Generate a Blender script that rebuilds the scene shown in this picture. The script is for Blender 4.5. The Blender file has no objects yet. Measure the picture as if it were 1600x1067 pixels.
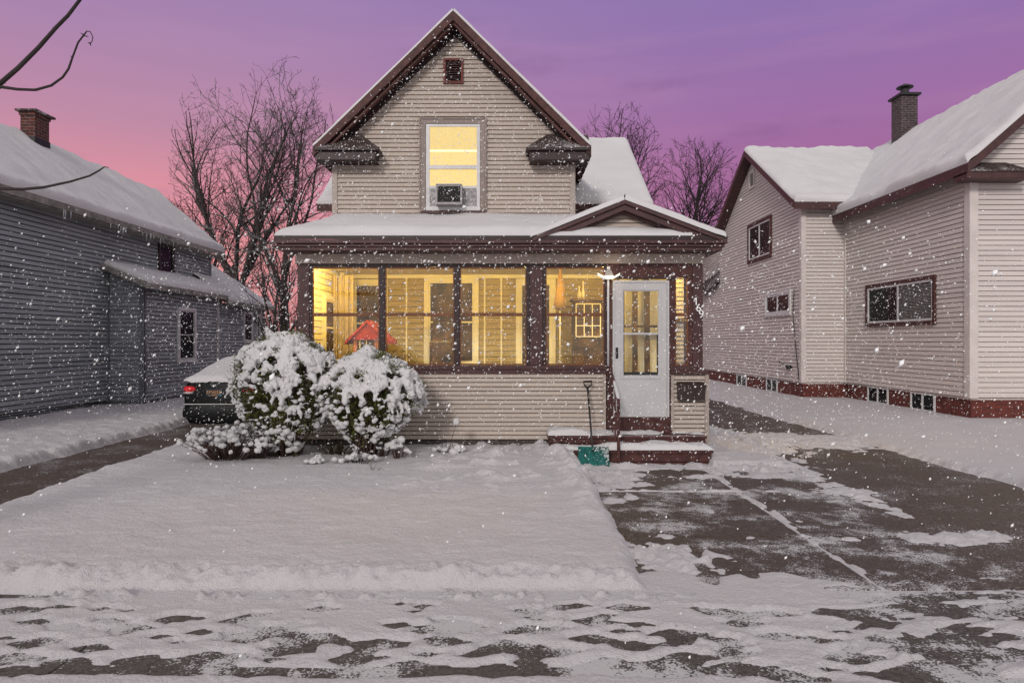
import bpy, math, random
import numpy as np
from mathutils import Vector, Matrix, kdtree, noise as mnoise

random.seed(7)
R = math.radians
scene = bpy.context.scene
COL = scene.collection

# ------------------------------------------------------------------ camera
EYE = 1.6
F = 1066.7
cam = bpy.data.cameras.new('camera')
cam.lens = 24.0; cam.sensor_width = 36.0; cam.clip_start = 0.05; cam.clip_end = 2000
camo = bpy.data.objects.new('camera', cam); COL.objects.link(camo)
camo.location = (0, 0, EYE); camo.rotation_euler = (R(90), 0, 0)
scene.camera = camo
scene.view_settings.view_transform = 'Standard'
scene.view_settings.look = 'None'
scene.view_settings.exposure = 0.0
scene.view_settings.gamma = 1.0

# ------------------------------------------------------------------ node helper
class NT:
    def __init__(s, tree):
        s.t = tree; tree.nodes.clear()
    def n(s, typ, ins=None, **kw):
        nd = s.t.nodes.new(typ)
        for k, v in kw.items(): setattr(nd, k, v)
        if ins:
            for k, v in ins.items():
                if isinstance(v, bpy.types.NodeSocket): s.t.links.new(v, nd.inputs[k])
                else: nd.inputs[k].default_value = v
        return nd
    def math(s, op, a, b=0.0, clamp=False):
        nd = s.n('ShaderNodeMath', operation=op, use_clamp=clamp)
        for i, v in enumerate((a, b)):
            if isinstance(v, bpy.types.NodeSocket): s.t.links.new(v, nd.inputs[i])
            else: nd.inputs[i].default_value = v
        return nd.outputs[0]
    def ramp(s, fac, stops, interp='LINEAR'):
        nd = s.n('ShaderNodeValToRGB', {0: fac})
        cr = nd.color_ramp; cr.interpolation = interp
        while len(cr.elements) < len(stops): cr.elements.new(0.5)
        for e, (p, c) in zip(cr.elements, stops):
            e.position = p; e.color = (c[0], c[1], c[2], 1)
        return nd.outputs[0]
    def mix(s, fac, a, b):
        nd = s.n('ShaderNodeMix', data_type='RGBA')
        for i, v in ((0, fac), (6, a), (7, b)):
            if isinstance(v, bpy.types.NodeSocket): s.t.links.new(v, nd.inputs[i])
            elif i == 0: nd.inputs[i].default_value = v
            else: nd.inputs[i].default_value = (v[0], v[1], v[2], 1)
        return nd.outputs[2]
    def smooth(s, v, a, b, lo=0.0, hi=1.0):
        nd = s.n('ShaderNodeMapRange', {0: v, 1: a, 2: b, 3: lo, 4: hi}, interpolation_type='SMOOTHSTEP')
        return nd.outputs[0]

def lin(r, g, b):
    f = lambda c: (c/255/12.92) if c <= 10 else ((c/255+0.055)/1.055)**2.4
    return (f(r), f(g), f(b))

# ------------------------------------------------------------------ sky
world = bpy.data.worlds.new('World'); scene.world = world; world.use_nodes = True
w = NT(world.node_tree)
tc = w.n('ShaderNodeTexCoord')
sep = w.n('ShaderNodeSeparateXYZ', {0: tc.outputs['Generated']})
sx, sy, sz = sep.outputs
left = w.ramp(sz, [(0.0, lin(222,142,142)), (0.12, lin(234,152,154)), (0.20, lin(220,146,160)), (0.27, lin(192,140,166)),
                   (0.36, lin(172,134,173)), (0.46, lin(156,128,178)), (0.62, lin(142,126,174))])
right = w.ramp(sz, [(0.0, lin(150,90,136)), (0.16, lin(154,96,144)), (0.24, lin(164,108,158)), (0.31, lin(157,112,167)),
                    (0.40, lin(146,115,173)), (0.50, lin(136,117,176)), (0.62, lin(130,118,174))])
fx = w.smooth(sx, -0.40, 0.42)
front = w.mix(fx, left, right)
mp = w.n('ShaderNodeMapping', {0: tc.outputs['Generated'], 3: (2.2, 2.2, 8.0)})
cn = w.n('ShaderNodeTexNoise', {'Vector': mp.outputs[0], 'Scale': 1.9, 'Detail': 6.0, 'Roughness': 0.55})
cm = w.smooth(cn.outputs[0], 0.54, 0.74, 0.0, 0.42)
front = w.mix(cm, front, lin(128, 88, 140))
mp2 = w.n('ShaderNodeMapping', {0: tc.outputs['Generated'], 3: (1.2, 1.2, 9.0)})
cn2 = w.n('ShaderNodeTexNoise', {'Vector': mp2.outputs[0], 'Scale': 3.0, 'Detail': 4.0})
front = w.mix(w.smooth(cn2.outputs[0], 0.45, 0.7, 0.0, 0.10), front, lin(206, 156, 186))
over = w.mix(w.smooth(sz, 0.0, 0.8), (0.80, 0.76, 0.755), (0.52, 0.51, 0.53))
k1 = w.smooth(sz, 0.50, 0.66)
k2 = w.smooth(sy, 0.62, 0.20)
kk = w.math('MAXIMUM', k1, k2)
skycol = w.mix(kk, front, over)
bg = w.n('ShaderNodeBackground', {0: skycol, 1: 1.0})
wo = w.n('ShaderNodeOutputWorld', {0: bg.outputs[0]})

# ------------------------------------------------------------------ sun (veiled by cloud)
sl = bpy.data.lights.new('sun', 'SUN'); sl.energy = 1.5; sl.angle = R(10); sl.color = (1.0, 0.94, 0.88)
so = bpy.data.objects.new('sun', sl); COL.objects.link(so)
so.rotation_euler = (R(66), 0, R(-16))

# ------------------------------------------------------------------ numpy noise
def _hash(ix, iy, seed):
    h = (ix.astype(np.int64)*374761393 + iy.astype(np.int64)*668265263 + seed*1442695041) & 0xffffffff
    h = ((h ^ (h >> 13))*1274126177) & 0xffffffff
    h = h ^ (h >> 16)
    return (h & 0xffff)/65535.0
def vnoise(x, y, seed=0):
    ix = np.floor(x); iy = np.floor(y); fx = x-ix; fy = y-iy
    fx = fx*fx*fx*(fx*(fx*6-15)+10); fy = fy*fy*fy*(fy*(fy*6-15)+10)
    a = _hash(ix, iy, seed); b = _hash(ix+1, iy, seed); c = _hash(ix, iy+1, seed); d = _hash(ix+1, iy+1, seed)
    return (a*(1-fx)+b*fx)*(1-fy)+(c*(1-fx)+d*fx)*fy
def fbm(x, y, scale=1.0, octv=4, seed=0, gain=0.5):
    x = np.asarray(x, float)*scale; y = np.asarray(y, float)*scale
    s = 0; a = 1; t = 0
    for i in range(octv):
        ca, sa = math.cos(0.6*i), math.sin(0.6*i)
        s = s + a*vnoise(x*ca-y*sa+17.3*i, x*sa+y*ca+9.1*i, seed+i*31); t += a; a *= gain; x = x*2.03; y = y*2.03
    return s/t*2-1
def sstep(v, a, b):
    t = np.clip((v-a)/(b-a), 0, 1); return t*t*(3-2*t)

# ------------------------------------------------------------------ mesh helper
WL = {}
def wl(o): return WL.get(o.name, Vector((0, 0, 0))) if o else Vector((0, 0, 0))

def tag(o, label=None, cat=None, group=None, kind=None):
    if label: o['label'] = label
    if cat: o['category'] = cat
    if group: o['group'] = group
    if kind: o['kind'] = kind
    return o
def empty(name, loc, label, cat, group=None):
    o = bpy.data.objects.new(name, None); COL.objects.link(o); o.location = loc
    o.empty_display_size = 0.2
    WL[o.name] = Vector(loc)
    return tag(o, label, cat, group)
def link_mesh(name, me, parent=None, origin=None):
    """me holds world coordinates; its origin is moved to the base of its own bounds"""
    n = len(me.vertices)
    co = np.empty(n*3); me.vertices.foreach_get('co', co); co = co.reshape(-1, 3)
    if origin is None:
        mn = co.min(0); mx = co.max(0); c = np.array([(mn[0]+mx[0])/2, (mn[1]+mx[1])/2, mn[2]])
    else: c = np.array(origin)
    me.vertices.foreach_set('co', (co-c).ravel()); me.update()
    o = bpy.data.objects.new(name, me); COL.objects.link(o)
    if parent: o.parent = parent
    o.location = Vector(c)-wl(parent)
    WL[o.name] = Vector(c)
    return o

class Fr:
    """wall frame: s runs along d, off along outward normal n, z up"""
    def __init__(s, O, d, n): s.O = Vector((O[0], O[1], 0)); s.d = Vector((d[0], d[1], 0)); s.n_ = Vector((n[0], n[1], 0))
    def p(s, a, off, z): v = s.O+s.d*a+s.n_*off; return (v.x, v.y, z)
WORLD = Fr((0, 0), (1, 0), (0, 1))

class MB:
    def __init__(s): s.v = []; s.f = []; s.m = []; s.mi = 0
    def add(s, vs, fs):
        b = len(s.v); s.v += [tuple(x) for x in vs]
        for f in fs: s.f.append(tuple(b+i for i in f)); s.m.append(s.mi)
        return s
    def box(s, a0, a1, b0, b1, z0, z1, fr=WORLD):
        vs = [fr.p(a, b, z) for z in (z0, z1) for a, b in ((a0, b0), (a1, b0), (a1, b1), (a0, b1))]
        return s.add(vs, [(0, 3, 2, 1), (4, 5, 6, 7), (0, 1, 5, 4), (1, 2, 6, 5), (2, 3, 7, 6), (3, 0, 4, 7)])
    def prism(s, quad, t):
        """top polygon given, thickened straight down by t"""
        n = len(quad); vs = [tuple(q) for q in quad]+[(q[0], q[1], q[2]-t) for q in quad]
        fs = [tuple(range(n)), tuple(range(2*n-1, n-1, -1))]+[(i, i+n, (i+1) % n+n, (i+1) % n) for i in range(n)]
        return s.add(vs, fs)
    def hull8(s, vs): return s.add(vs, [(0, 3, 2, 1), (4, 5, 6, 7), (0, 1, 5, 4), (1, 2, 6, 5), (2, 3, 7, 6), (3, 0, 4, 7)])
    def beam(s, p, q, w, h, up=(0, 0, 1)):
        p = Vector(p); q = Vector(q); d = (q-p).normalized(); sd = d.cross(Vector(up))
        if sd.length < 1e-4: sd = d.cross(Vector((0, 1, 0)))
        sd.normalize(); u = sd.cross(d).normalized()
        vs = []
        for c in (p, q):
            for a, b in ((-1, -1), (1, -1), (1, 1), (-1, 1)): vs.append(c+sd*a*w/2+u*b*h/2)
        return s.add(vs, [(0, 1, 2, 3), (7, 6, 5, 4), (0, 4, 5, 1), (1, 5, 6, 2), (2, 6, 7, 3), (3, 7, 4, 0)])
    def tube(s, pts, rad, n=8, cap=True):
        pts = [Vector(p) for p in pts]; rs = rad if isinstance(rad, (list, tuple)) else [rad]*len(pts)
        vs = []; fs = []; ref = None
        for i, p in enumerate(pts):
            d = (pts[min(i+1, len(pts)-1)]-pts[max(i-1, 0)]).normalized()
            if ref is None:
                ref = d.cross(Vector((0.13, 0.31, 1)) if abs(d.z) < 0.9 else Vector((1, 0.1, 0))).normalized()
            u = (ref-d*ref.dot(d)).normalized(); ref = u; v = d.cross(u)
            for k in range(n):
                a = 2*math.pi*k/n; vs.append(p+(u*math.cos(a)+v*math.sin(a))*rs[i])
        for i in range(len(pts)-1):
            for k in range(n):
                a = i*n+k; b = i*n+(k+1) % n; fs.append((a, b, b+n, a+n))
        if cap: fs.append(tuple(range(n-1, -1, -1))); fs.append(tuple((len(pts)-1)*n+k for k in range(n)))
        return s.add(vs, fs)
    def ball(s, c, r, nu=10, nv=6):
        if not isinstance(r, (tuple, list)): r = (r, r, r)
        vs = [(c[0], c[1], c[2]-r[2])]; fs = []
        for j in range(1, nv):
            t = math.pi*j/nv-math.pi/2
            for i in range(nu):
                a = 2*math.pi*i/nu; vs.append((c[0]+r[0]*math.cos(t)*math.cos(a), c[1]+r[1]*math.cos(t)*math.sin(a), c[2]+r[2]*math.sin(t)))
        vs.append((c[0], c[1], c[2]+r[2])); L = len(vs)-1
        for i in range(nu):
            fs.append((0, 1+(i+1) % nu, 1+i)); fs.append((L, L-nu+i, L-nu+(i+1) % nu))
            for j in range(nv-2):
                a = 1+j*nu+i; b = 1+j*nu+(i+1) % nu; fs.append((a, b, b+nu, a+nu))
        return s.add(vs, fs)
    def mesh(s, name, mats, smooth=False):
        me = bpy.data.meshes.new(name); me.from_pydata(s.v, [], s.f)
        for m in (mats if isinstance(mats, (list, tuple)) else [mats]): me.materials.append(m)
        if any(s.m): me.polygons.foreach_set('material_index', s.m)
        if smooth: me.polygons.foreach_set('use_smooth', [True]*len(me.polygons))
        me.update(); return me
    def build(s, name, mats, parent=None, smooth=False, bevel=0.0, **t):
        o = link_mesh(name, s.mesh(name, mats, smooth), parent)
        if bevel:
            b = o.modifiers.new('bevel', 'BEVEL'); b.width = bevel; b.segments = 2; b.limit_method = 'ANGLE'
        tag(o, t.get('label'), t.get('cat'), t.get('group'), t.get('kind'))
        return o
def each(mb, name, m, parent, bevel=0.0):
    for i in range(0, len(mb.v), 8):
        q = MB(); q.hull8(mb.v[i:i+8]); q.build(name, m, parent, bevel=bevel)
def grid_mesh(name, P, mat, smooth=True):
    """P: (nv, nu, 3) array of points"""
    nv, nu, _ = P.shape
    me = bpy.data.meshes.new(name)
    idx = np.arange(nv*nu).reshape(nv, nu)
    q = np.stack([idx[:-1, :-1], idx[:-1, 1:], idx[1:, 1:], idx[1:, :-1]], -1).reshape(-1, 4)
    me.vertices.add(nv*nu); me.vertices.foreach_set('co', P.astype(np.float32).ravel())
    me.loops.add(q.size); me.loops.foreach_set('vertex_index', q.ravel().astype(np.int32))
    me.polygons.add(len(q)); me.polygons.foreach_set('loop_start', np.arange(0, q.size, 4, dtype=np.int32))
    me.polygons.foreach_set('loop_total', np.full(len(q), 4, dtype=np.int32))
    me.polygons.foreach_set('use_smooth', np.full(len(q), smooth))
    me.materials.append(mat); me.update(calc_edges=True); me.validate(); return me

# ------------------------------------------------------------------ materials
def mat(name, col, rough=0.7, spec=0.3, var=0.12, vscale=3.0, bump=0.0, bscale=40.0, metallic=0.0, stretch=(1, 1, 1), col2=None, emis=None, estr=0.0, coat=0.0):
    m = bpy.data.materials.new(name); m.use_nodes = True; t = NT(m.node_tree)
    geo = t.n('ShaderNodeNewGeometry')
    mpn = t.n('ShaderNodeMapping', {0: geo.outputs['Position'], 3: stretch})
    nz = t.n('ShaderNodeTexNoise', {'Vector': mpn.outputs[0], 'Scale': vscale, 'Detail': 6.0, 'Roughness': 0.6})
    c2 = col2 or tuple(c*(1-var*2.2) for c in col)
    c1 = tuple(min(1, c*(1+var)) for c in col)
    cc = t.ramp(nz.outputs[0], [(0.3, c2), (0.62, c1)])
    ins = {'Base Color': cc, 'Roughness': rough, 'Specular IOR Level': spec, 'Metallic': metallic, 'Coat Weight': coat}
    if bump:
        nb = t.n('ShaderNodeTexNoise', {'Vector': mpn.outputs[0], 'Scale': bscale, 'Detail': 4.0})
        bp = t.n('ShaderNodeBump', {'Strength': bump, 'Distance': 0.01, 'Height': nb.outputs[0]})
        ins['Normal'] = bp.outputs[0]
    if emis: ins['Emission Color'] = (*emis, 1); ins['Emission Strength'] = estr
    p = t.n('ShaderNodeBsdfPrincipled', ins)
    t.n('ShaderNodeOutputMaterial', {0: p.outputs[0]})
    return m

def snow_mat(name='snow', tone=(0.635, 0.60, 0.62), b1=0.8, dist=0.035):
    m = bpy.data.materials.new(name); m.use_nodes = True; t = NT(m.node_tree)
    geo = t.n('ShaderNodeNewGeometry')
    n1 = t.n('ShaderNodeTexNoise', {'Vector': geo.outputs['Position'], 'Scale': 1.3, 'Detail': 3.0})
    cc = t.ramp(n1.outputs[0], [(0.35, tuple(c*0.95 for c in tone)), (0.65, tone)])
    # grains of grit and wind-blown bits
    vor = t.n('ShaderNodeTexVoronoi', {'Vector': geo.outputs['Position'], 'Scale': 9.0, 'Randomness': 1.0})
    n3 = t.n('ShaderNodeTexNoise', {'Vector': geo.outputs['Position'], 'Scale': 2.5, 'Detail': 2.0})
    spot = t.math('MULTIPLY', t.smooth(vor.outputs['Distance'], 0.10, 0.05), t.smooth(n3.outputs[0], 0.55, 0.62))
    cc = t.mix(t.math('MULTIPLY', spot, 0.45), cc, (0.18, 0.16, 0.16))
    n2 = t.n('ShaderNodeTexNoise', {'Vector': geo.outputs['Position'], 'Scale': 28.0, 'Detail': 5.0, 'Roughness': 0.65})
    n4 = t.n('ShaderNodeTexNoise', {'Vector': geo.outputs['Position'], 'Scale': 150.0, 'Detail': 2.0})
    h = t.math('ADD', n2.outputs[0], t.math('MULTIPLY', n4.outputs[0], 0.35))
    bp = t.n('ShaderNodeBump', {'Strength': b1, 'Distance': dist, 'Height': h})
    p = t.n('ShaderNodeBsdfPrincipled', {'Base Color': cc, 'Roughness': 0.85, 'Specular IOR Level': 0.25, 'Normal': bp.outputs[0]})
    t.n('ShaderNodeOutputMaterial', {0: p.outputs[0]})
    return m

def dusted(name, col, dust=0.5, scale=60.0, col2=None, rough=0.85, lo=0.55, up_only=False, mott=20.0):
    """a dark surface carrying a sprinkle of fresh snow"""
    m = bpy.data.materials.new(name); m.use_nodes = True; t = NT(m.node_tree)
    geo = t.n('ShaderNodeNewGeometry')
    a = t.n('ShaderNodeTexNoise', {'Vector': geo.outputs['Position'], 'Scale': mott, 'Detail': 8.0, 'Roughness': 0.75})
    c2 = col2 or tuple(c*0.45 for c in col)
    cc = t.ramp(a.outputs[0], [(0.38, c2), (0.60, tuple(c*1.25 for c in col))])
    n1 = t.n('ShaderNodeTexNoise', {'Vector': geo.outputs['Position'], 'Scale': scale, 'Detail': 3.0, 'Roughness': 0.7})
    n2 = t.n('ShaderNodeTexNoise', {'Vector': geo.outputs['Position'], 'Scale': 1.6, 'Detail': 5.0, 'Roughness': 0.6})
    big = t.smooth(n2.outputs[0], 0.36, 0.66, -0.10*dust, 0.16*dust)
    n5 = t.n('ShaderNodeTexNoise', {'Vector': geo.outputs['Position'], 'Scale': 11.0, 'Detail': 4.0, 'Roughness': 0.6})
    big = t.math('ADD', big, t.smooth(n5.outputs[0], 0.35, 0.7, -0.05*dust, 0.06*dust))
    k = t.smooth(t.math('ADD', n1.outputs[0], big), lo, lo+0.09, 0.0, 0.9)
    if up_only:
        nz = t.n('ShaderNodeSeparateXYZ', {0: geo.outputs['Normal']}).outputs[2]
        k = t.math('MULTIPLY', k, t.smooth(nz, 0.2, 0.6))
    cc = t.mix(t.smooth(n2.outputs[0], 0.40, 0.62, 0.0, 0.45), cc, tuple(c*0.45 for c in col))
    cc = t.mix(k, cc, (0.58, 0.56, 0.575))
    bp = t.n('ShaderNodeBump', {'Strength': 0.5, 'Distance': 0.008, 'Height': a.outputs[0]})
    p = t.n('ShaderNodeBsdfPrincipled', {'Base Color': cc, 'Roughness': rough, 'Specular IOR Level': 0.3, 'Normal': bp.outputs[0]})
    t.n('ShaderNodeOutputMaterial', {0: p.outputs[0]})
    return m

def brick_mat(name, c1, c2, mortar, sc=1.0):
    m = bpy.data.materials.new(name); m.use_nodes = True; t = NT(m.node_tree)
    geo = t.n('ShaderNodeNewGeometry')
    sp = t.n('ShaderNodeSeparateXYZ', {0: geo.outputs['Position']})
    sn = t.n('ShaderNodeSeparateXYZ', {0: geo.outputs['Normal']})
    useY = t.math('GREATER_THAN', t.math('ABSOLUTE', sn.outputs[0]), 0.7)
    s = t.math('ADD', t.math('MULTIPLY', sp.outputs[1], useY), t.math('MULTIPLY', sp.outputs[0], t.math('SUBTRACT', 1.0, useY)))
    v = t.n('ShaderNodeCombineXYZ', {0: s, 1: sp.outputs[2], 2: 0.0})
    b = t.n('ShaderNodeTexBrick', {'Vector': v.outputs[0], 'Scale': sc, 'Color1': (*c1, 1), 'Color2': (*c2, 1), 'Mortar': (*mortar, 1),
            'Mortar Size': 0.008, 'Brick Width': 0.21, 'Row Height': 0.07, 'Bias': -0.2})
    n = t.n('ShaderNodeTexNoise', {'Vector': geo.outputs['Position'], 'Scale': 14.0, 'Detail': 6.0})
    cc = t.mix(t.smooth(n.outputs[0], 0.4, 0.7, 0.0, 0.6), b.outputs[0], tuple(c*0.3 for c in c1))
    bp = t.n('ShaderNodeBump', {'Strength': 0.6, 'Distance': 0.01, 'Height': b.outputs[1]}); bp.invert = True
    p = t.n('ShaderNodeBsdfPrincipled', {'Base Color': cc, 'Roughness': 0.9, 'Normal': bp.outputs[0]})
    t.n('ShaderNodeOutputMaterial', {0: p.outputs[0]})
    return m

def glass_mat(name, tint=(1, 1, 1), refl=0.12):
    m = bpy.data.materials.new(name); m.use_nodes = True; t = NT(m.node_tree)
    fr = t.n('ShaderNodeFresnel', {0: 1.5})
    k = t.math('ADD', fr.outputs[0], refl, clamp=True)
    a = t.n('ShaderNodeBsdfTransparent', {0: (*tint, 1)})
    nb = t.n('ShaderNodeTexNoise', {'Scale': 2.0, 'Detail': 1.0})
    bp = t.n('ShaderNodeBump', {'Strength': 0.05, 'Distance': 0.02, 'Height': nb.outputs[0]})
    g = t.n('ShaderNodeBsdfGlossy', {0: (1, 1, 1, 1), 1: 0.03, 'Normal': bp.outputs[0]})
    mx = t.n('ShaderNodeMixShader', {0: k, 1: a.outputs[0], 2: g.outputs[0]})
    t.n('ShaderNodeOutputMaterial', {0: mx.outputs[0]})
    return m

def bark_mat(name, col, snow=0.5):
    m = bpy.data.materials.new(name); m.use_nodes = True; t = NT(m.node_tree)
    geo = t.n('ShaderNodeNewGeometry')
    n1 = t.n('ShaderNodeTexNoise', {'Vector': geo.outputs['Position'], 'Scale': 9.0, 'Detail': 5.0})
    cc = t.ramp(n1.outputs[0], [(0.3, tuple(c*0.5 for c in col)), (0.7, col)])
    nz = t.n('ShaderNodeSeparateXYZ', {0: geo.outputs['Normal']}).outputs[2]
    n2 = t.n('ShaderNodeTexNoise', {'Vector': geo.outputs['Position'], 'Scale': 4.0, 'Detail': 4.0})
    k = t.math('MULTIPLY', t.smooth(nz, 0.35, 0.75), t.smooth(n2.outputs[0], 0.62-0.4*snow, 0.78-0.4*snow))
    cc = t.mix(k, cc, (0.66, 0.64, 0.65))
    p = t.n('ShaderNodeBsdfPrincipled', {'Base Color': cc, 'Roughness': 0.9})
    t.n('ShaderNodeOutputMaterial', {0: p.outputs[0]})
    return m

M = {}
M['snow'] = snow_mat()
M['roof_snow'] = snow_mat('roof_snow', (0.66, 0.64, 0.655), 0.45, 0.03)
M['clump_snow'] = snow_mat('clump_snow', (0.66, 0.645, 0.655), 0.55, 0.03)
M['flake'] = mat('snowflake', (0.97, 0.97, 0.98), 0.6, 0.5, 0.02)
M['vinyl'] = mat('tan_vinyl', (0.46, 0.385, 0.335), 0.55, 0.35, 0.06, 1.0, 0.15, 60, stretch=(0.5, 0.5, 14))
M['vinyl_trim'] = mat('tan_trim', (0.37, 0.31, 0.275), 0.5, 0.35, 0.05)
M['frieze_tan'] = mat('frieze_tan', (0.50, 0.415, 0.36), 0.5, 0.35, 0.04, 1.5)
M['white_vinyl'] = mat('pale_vinyl', (0.62, 0.555, 0.53), 0.55, 0.35, 0.06, 1.0, 0.15, 60, stretch=(0.4, 0.4, 9))
M['white_vinyl_trim'] = mat('pale_trim', (0.62, 0.565, 0.54), 0.5, 0.35, 0.05)
M['grey_siding'] = mat('grey_clapboard', (0.30, 0.315, 0.345), 0.7, 0.25, 0.16, 1.0, 0.25, 50, stretch=(0.5, 0.5, 10))
M['grey_trim'] = mat('grey_trim', (0.16, 0.17, 0.195), 0.6, 0.3, 0.1)
M['fascia_grey'] = mat('weathered_fascia', (0.25, 0.23, 0.215), 0.8, 0.2, 0.2, 6.0)
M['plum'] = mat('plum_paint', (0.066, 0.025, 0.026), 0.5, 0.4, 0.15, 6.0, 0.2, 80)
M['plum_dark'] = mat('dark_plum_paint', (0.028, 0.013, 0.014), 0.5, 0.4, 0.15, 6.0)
M['maroon'] = mat('maroon_paint', (0.075, 0.028, 0.026), 0.6, 0.3, 0.25, 9.0, 0.2, 60)
M['rust'] = mat('rust_frame', (0.16, 0.055, 0.02), 0.5, 0.4, 0.15)
M['vent_red'] = mat('vent_red', (0.13, 0.025, 0.018), 0.6, 0.3, 0.15)
M['black'] = mat('black_gap', (0.012, 0.011, 0.012), 0.7, 0.2, 0.1)
M['shingle'] = dusted('dark_shingle', (0.055, 0.035, 0.03), 0.6, 45.0)
M['white_paint'] = mat('white_paint', (0.60, 0.59, 0.60), 0.45, 0.4, 0.05, 4.0)
M['door_white'] = mat('door_white', (0.50, 0.49, 0.50), 0.4, 0.45, 0.03, 2.0)
M['frame_grey'] = mat('frame_grey', (0.42, 0.39, 0.40), 0.5, 0.4, 0.06)
M['casing_tan'] = mat('casing_tan', (0.25, 0.20, 0.18), 0.55, 0.3, 0.08)
M['glass'] = glass_mat('window_glass', (1, 0.99, 0.94), 0.0)
M['dark_glass'] = mat('dark_glass', (0.012, 0.014, 0.016), 0.15, 0.08, 0.3, 5.0)
M['blind'] = mat('blind', (0.22, 0.22, 0.21), 0.7, 0.2, 0.1)
M['foundation'] = dusted('foundation', (0.085, 0.07, 0.062), 0.4, 50.0, lo=0.62)
M['brick'] = brick_mat('red_brick', (0.17, 0.03, 0.022), (0.11, 0.022, 0.018), (0.10, 0.05, 0.04))
M['chimney_brick'] = brick_mat('chimney_brick', (0.12, 0.022, 0.016), (0.05, 0.02, 0.018), (0.16, 0.13, 0.12))
M['chimney_grey'] = brick_mat('chimney_grey', (0.075, 0.045, 0.05), (0.04, 0.03, 0.035), (0.17, 0.14, 0.15))
M['asphalt'] = dusted('asphalt', (0.090, 0.063, 0.048), 0.5, 60.0, lo=0.595, rough=0.55, mott=28.0)
M['concrete'] = dusted('worn_concrete', (0.084, 0.061, 0.049), 1.1, 70.0, lo=0.555, rough=0.55, mott=26.0)
M['sidewalk'] = dusted('sidewalk_concrete', (0.10, 0.084, 0.077), 1.5, 60.0, lo=0.505, mott=45.0)
M['earth'] = dusted('earth', (0.06, 0.05, 0.045), 0.5, 40.0)
M['bark'] = bark_mat('bark', (0.040, 0.028, 0.028), 0.05)
M['bark_snow'] = bark_mat('bark_snow', (0.055, 0.040, 0.038), 0.6)
M['twig'] = mat('twig', (0.10, 0.065, 0.055), 0.8, 0.2, 0.2)
M['leaf'] = mat('evergreen_leaf', (0.095, 0.10, 0.018), 0.6, 0.3, 0.35, 14.0, col2=(0.022, 0.030, 0.008))
M['leaf_dark'] = mat('dry_leaf', (0.05, 0.035, 0.02), 0.7, 0.2, 0.3, 14.0)
M['car'] = mat('car_paint', (0.006, 0.0065, 0.008), 0.5, 0.2, 0.2, 5.0)
M['car_glass'] = mat('car_glass', (0.008, 0.009, 0.01), 0.08, 0.6, 0.1)
M['rubber'] = mat('rubber', (0.015, 0.015, 0.015), 0.8, 0.2, 0.2)
M['tail'] = mat('tail_red', (0.55, 0.02, 0.025), 0.2, 0.6, 0.15, emis=(1, 0.03, 0.04), estr=0.12)
M['tail_clear'] = mat('tail_clear', (0.55, 0.50, 0.50), 0.2, 0.6, 0.1)
M['plate'] = mat('plate', (0.03, 0.035, 0.05), 0.4, 0.4, 0.05)
M['plate_gold'] = mat('plate_letter', (0.60, 0.30, 0.10), 0.4, 0.4, 0.05)
M['plate_teal'] = mat('plate_sticker', (0.02, 0.28, 0.36), 0.4, 0.4, 0.05)
M['chrome'] = mat('chrome', (0.55, 0.55, 0.57), 0.25, 0.5, 0.05, metallic=0.9)
M['shovel_teal'] = dusted('shovel_teal', (0.015, 0.13, 0.115), 1.0, 40.0, col2=(0.01, 0.06, 0.055), lo=0.60)
M['iron'] = mat('black_iron', (0.02, 0.019, 0.02), 0.5, 0.4, 0.1)
M['mailbox'] = mat('mailbox', (0.035, 0.020, 0.018), 0.45, 0.4, 0.2, 12.0)
M['ac_grey'] = mat('ac_grey', (0.30, 0.28, 0.28), 0.5, 0.4, 0.1)
M['ac_grille'] = dusted('ac_grille', (0.03, 0.028, 0.028), 0.8, 40.0, lo=0.62)
M['foil'] = dusted('foil_panel', (0.36, 0.34, 0.35), 1.0, 30.0, lo=0.55)
M['lit_blind'] = mat('lit_blind', (0.5, 0.4, 0.2), 0.8, 0.1, 0.06, 30.0, emis=(1.0, 0.72, 0.24), estr=0.50)
M['lit_blind_low'] = mat('lit_blind_low', (0.5, 0.4, 0.2), 0.8, 0.1, 0.06, 30.0, emis=(1.0, 0.72, 0.28), estr=0.62)
M['lit_strip'] = mat('lit_strip', (0.7, 0.6, 0.4), 0.8, 0.1, 0.03, emis=(1.0, 0.84, 0.5), estr=0.85)
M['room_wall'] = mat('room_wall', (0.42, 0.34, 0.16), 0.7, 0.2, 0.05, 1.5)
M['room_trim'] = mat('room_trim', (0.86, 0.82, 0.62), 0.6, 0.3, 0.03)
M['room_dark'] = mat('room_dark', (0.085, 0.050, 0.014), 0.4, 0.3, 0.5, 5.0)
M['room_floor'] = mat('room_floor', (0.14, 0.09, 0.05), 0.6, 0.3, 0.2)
M['curtain'] = mat('curtain', (0.66, 0.56, 0.38), 0.8, 0.1, 0.08)
M['toy_red'] = mat('toy_red', (0.36, 0.035, 0.015), 0.5, 0.3, 0.05)
M['toy_salmon'] = mat('toy_salmon', (0.50, 0.17, 0.08), 0.5, 0.3, 0.05)
M['cloth_gold'] = mat('cloth_gold', (0.38, 0.24, 0.09), 0.8, 0.1, 0.1)
M['lamp_on'] = mat('lamp_on', (0.8, 0.8, 0.75), 0.5, 0.3, 0.02, emis=(1.0, 0.86, 0.66), estr=0.75)
M['lamp_ceiling'] = mat('lamp_ceiling', (0.8, 0.8, 0.75), 0.5, 0.3, 0.02, emis=(1.0, 0.75, 0.4), estr=3.0)
M['ice'] = mat('ice', (0.45, 0.47, 0.5), 0.15, 0.6, 0.05)
M['fence_wood'] = mat('fence_wood', (0.10, 0.085, 0.08), 0.85, 0.2, 0.2)

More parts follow.
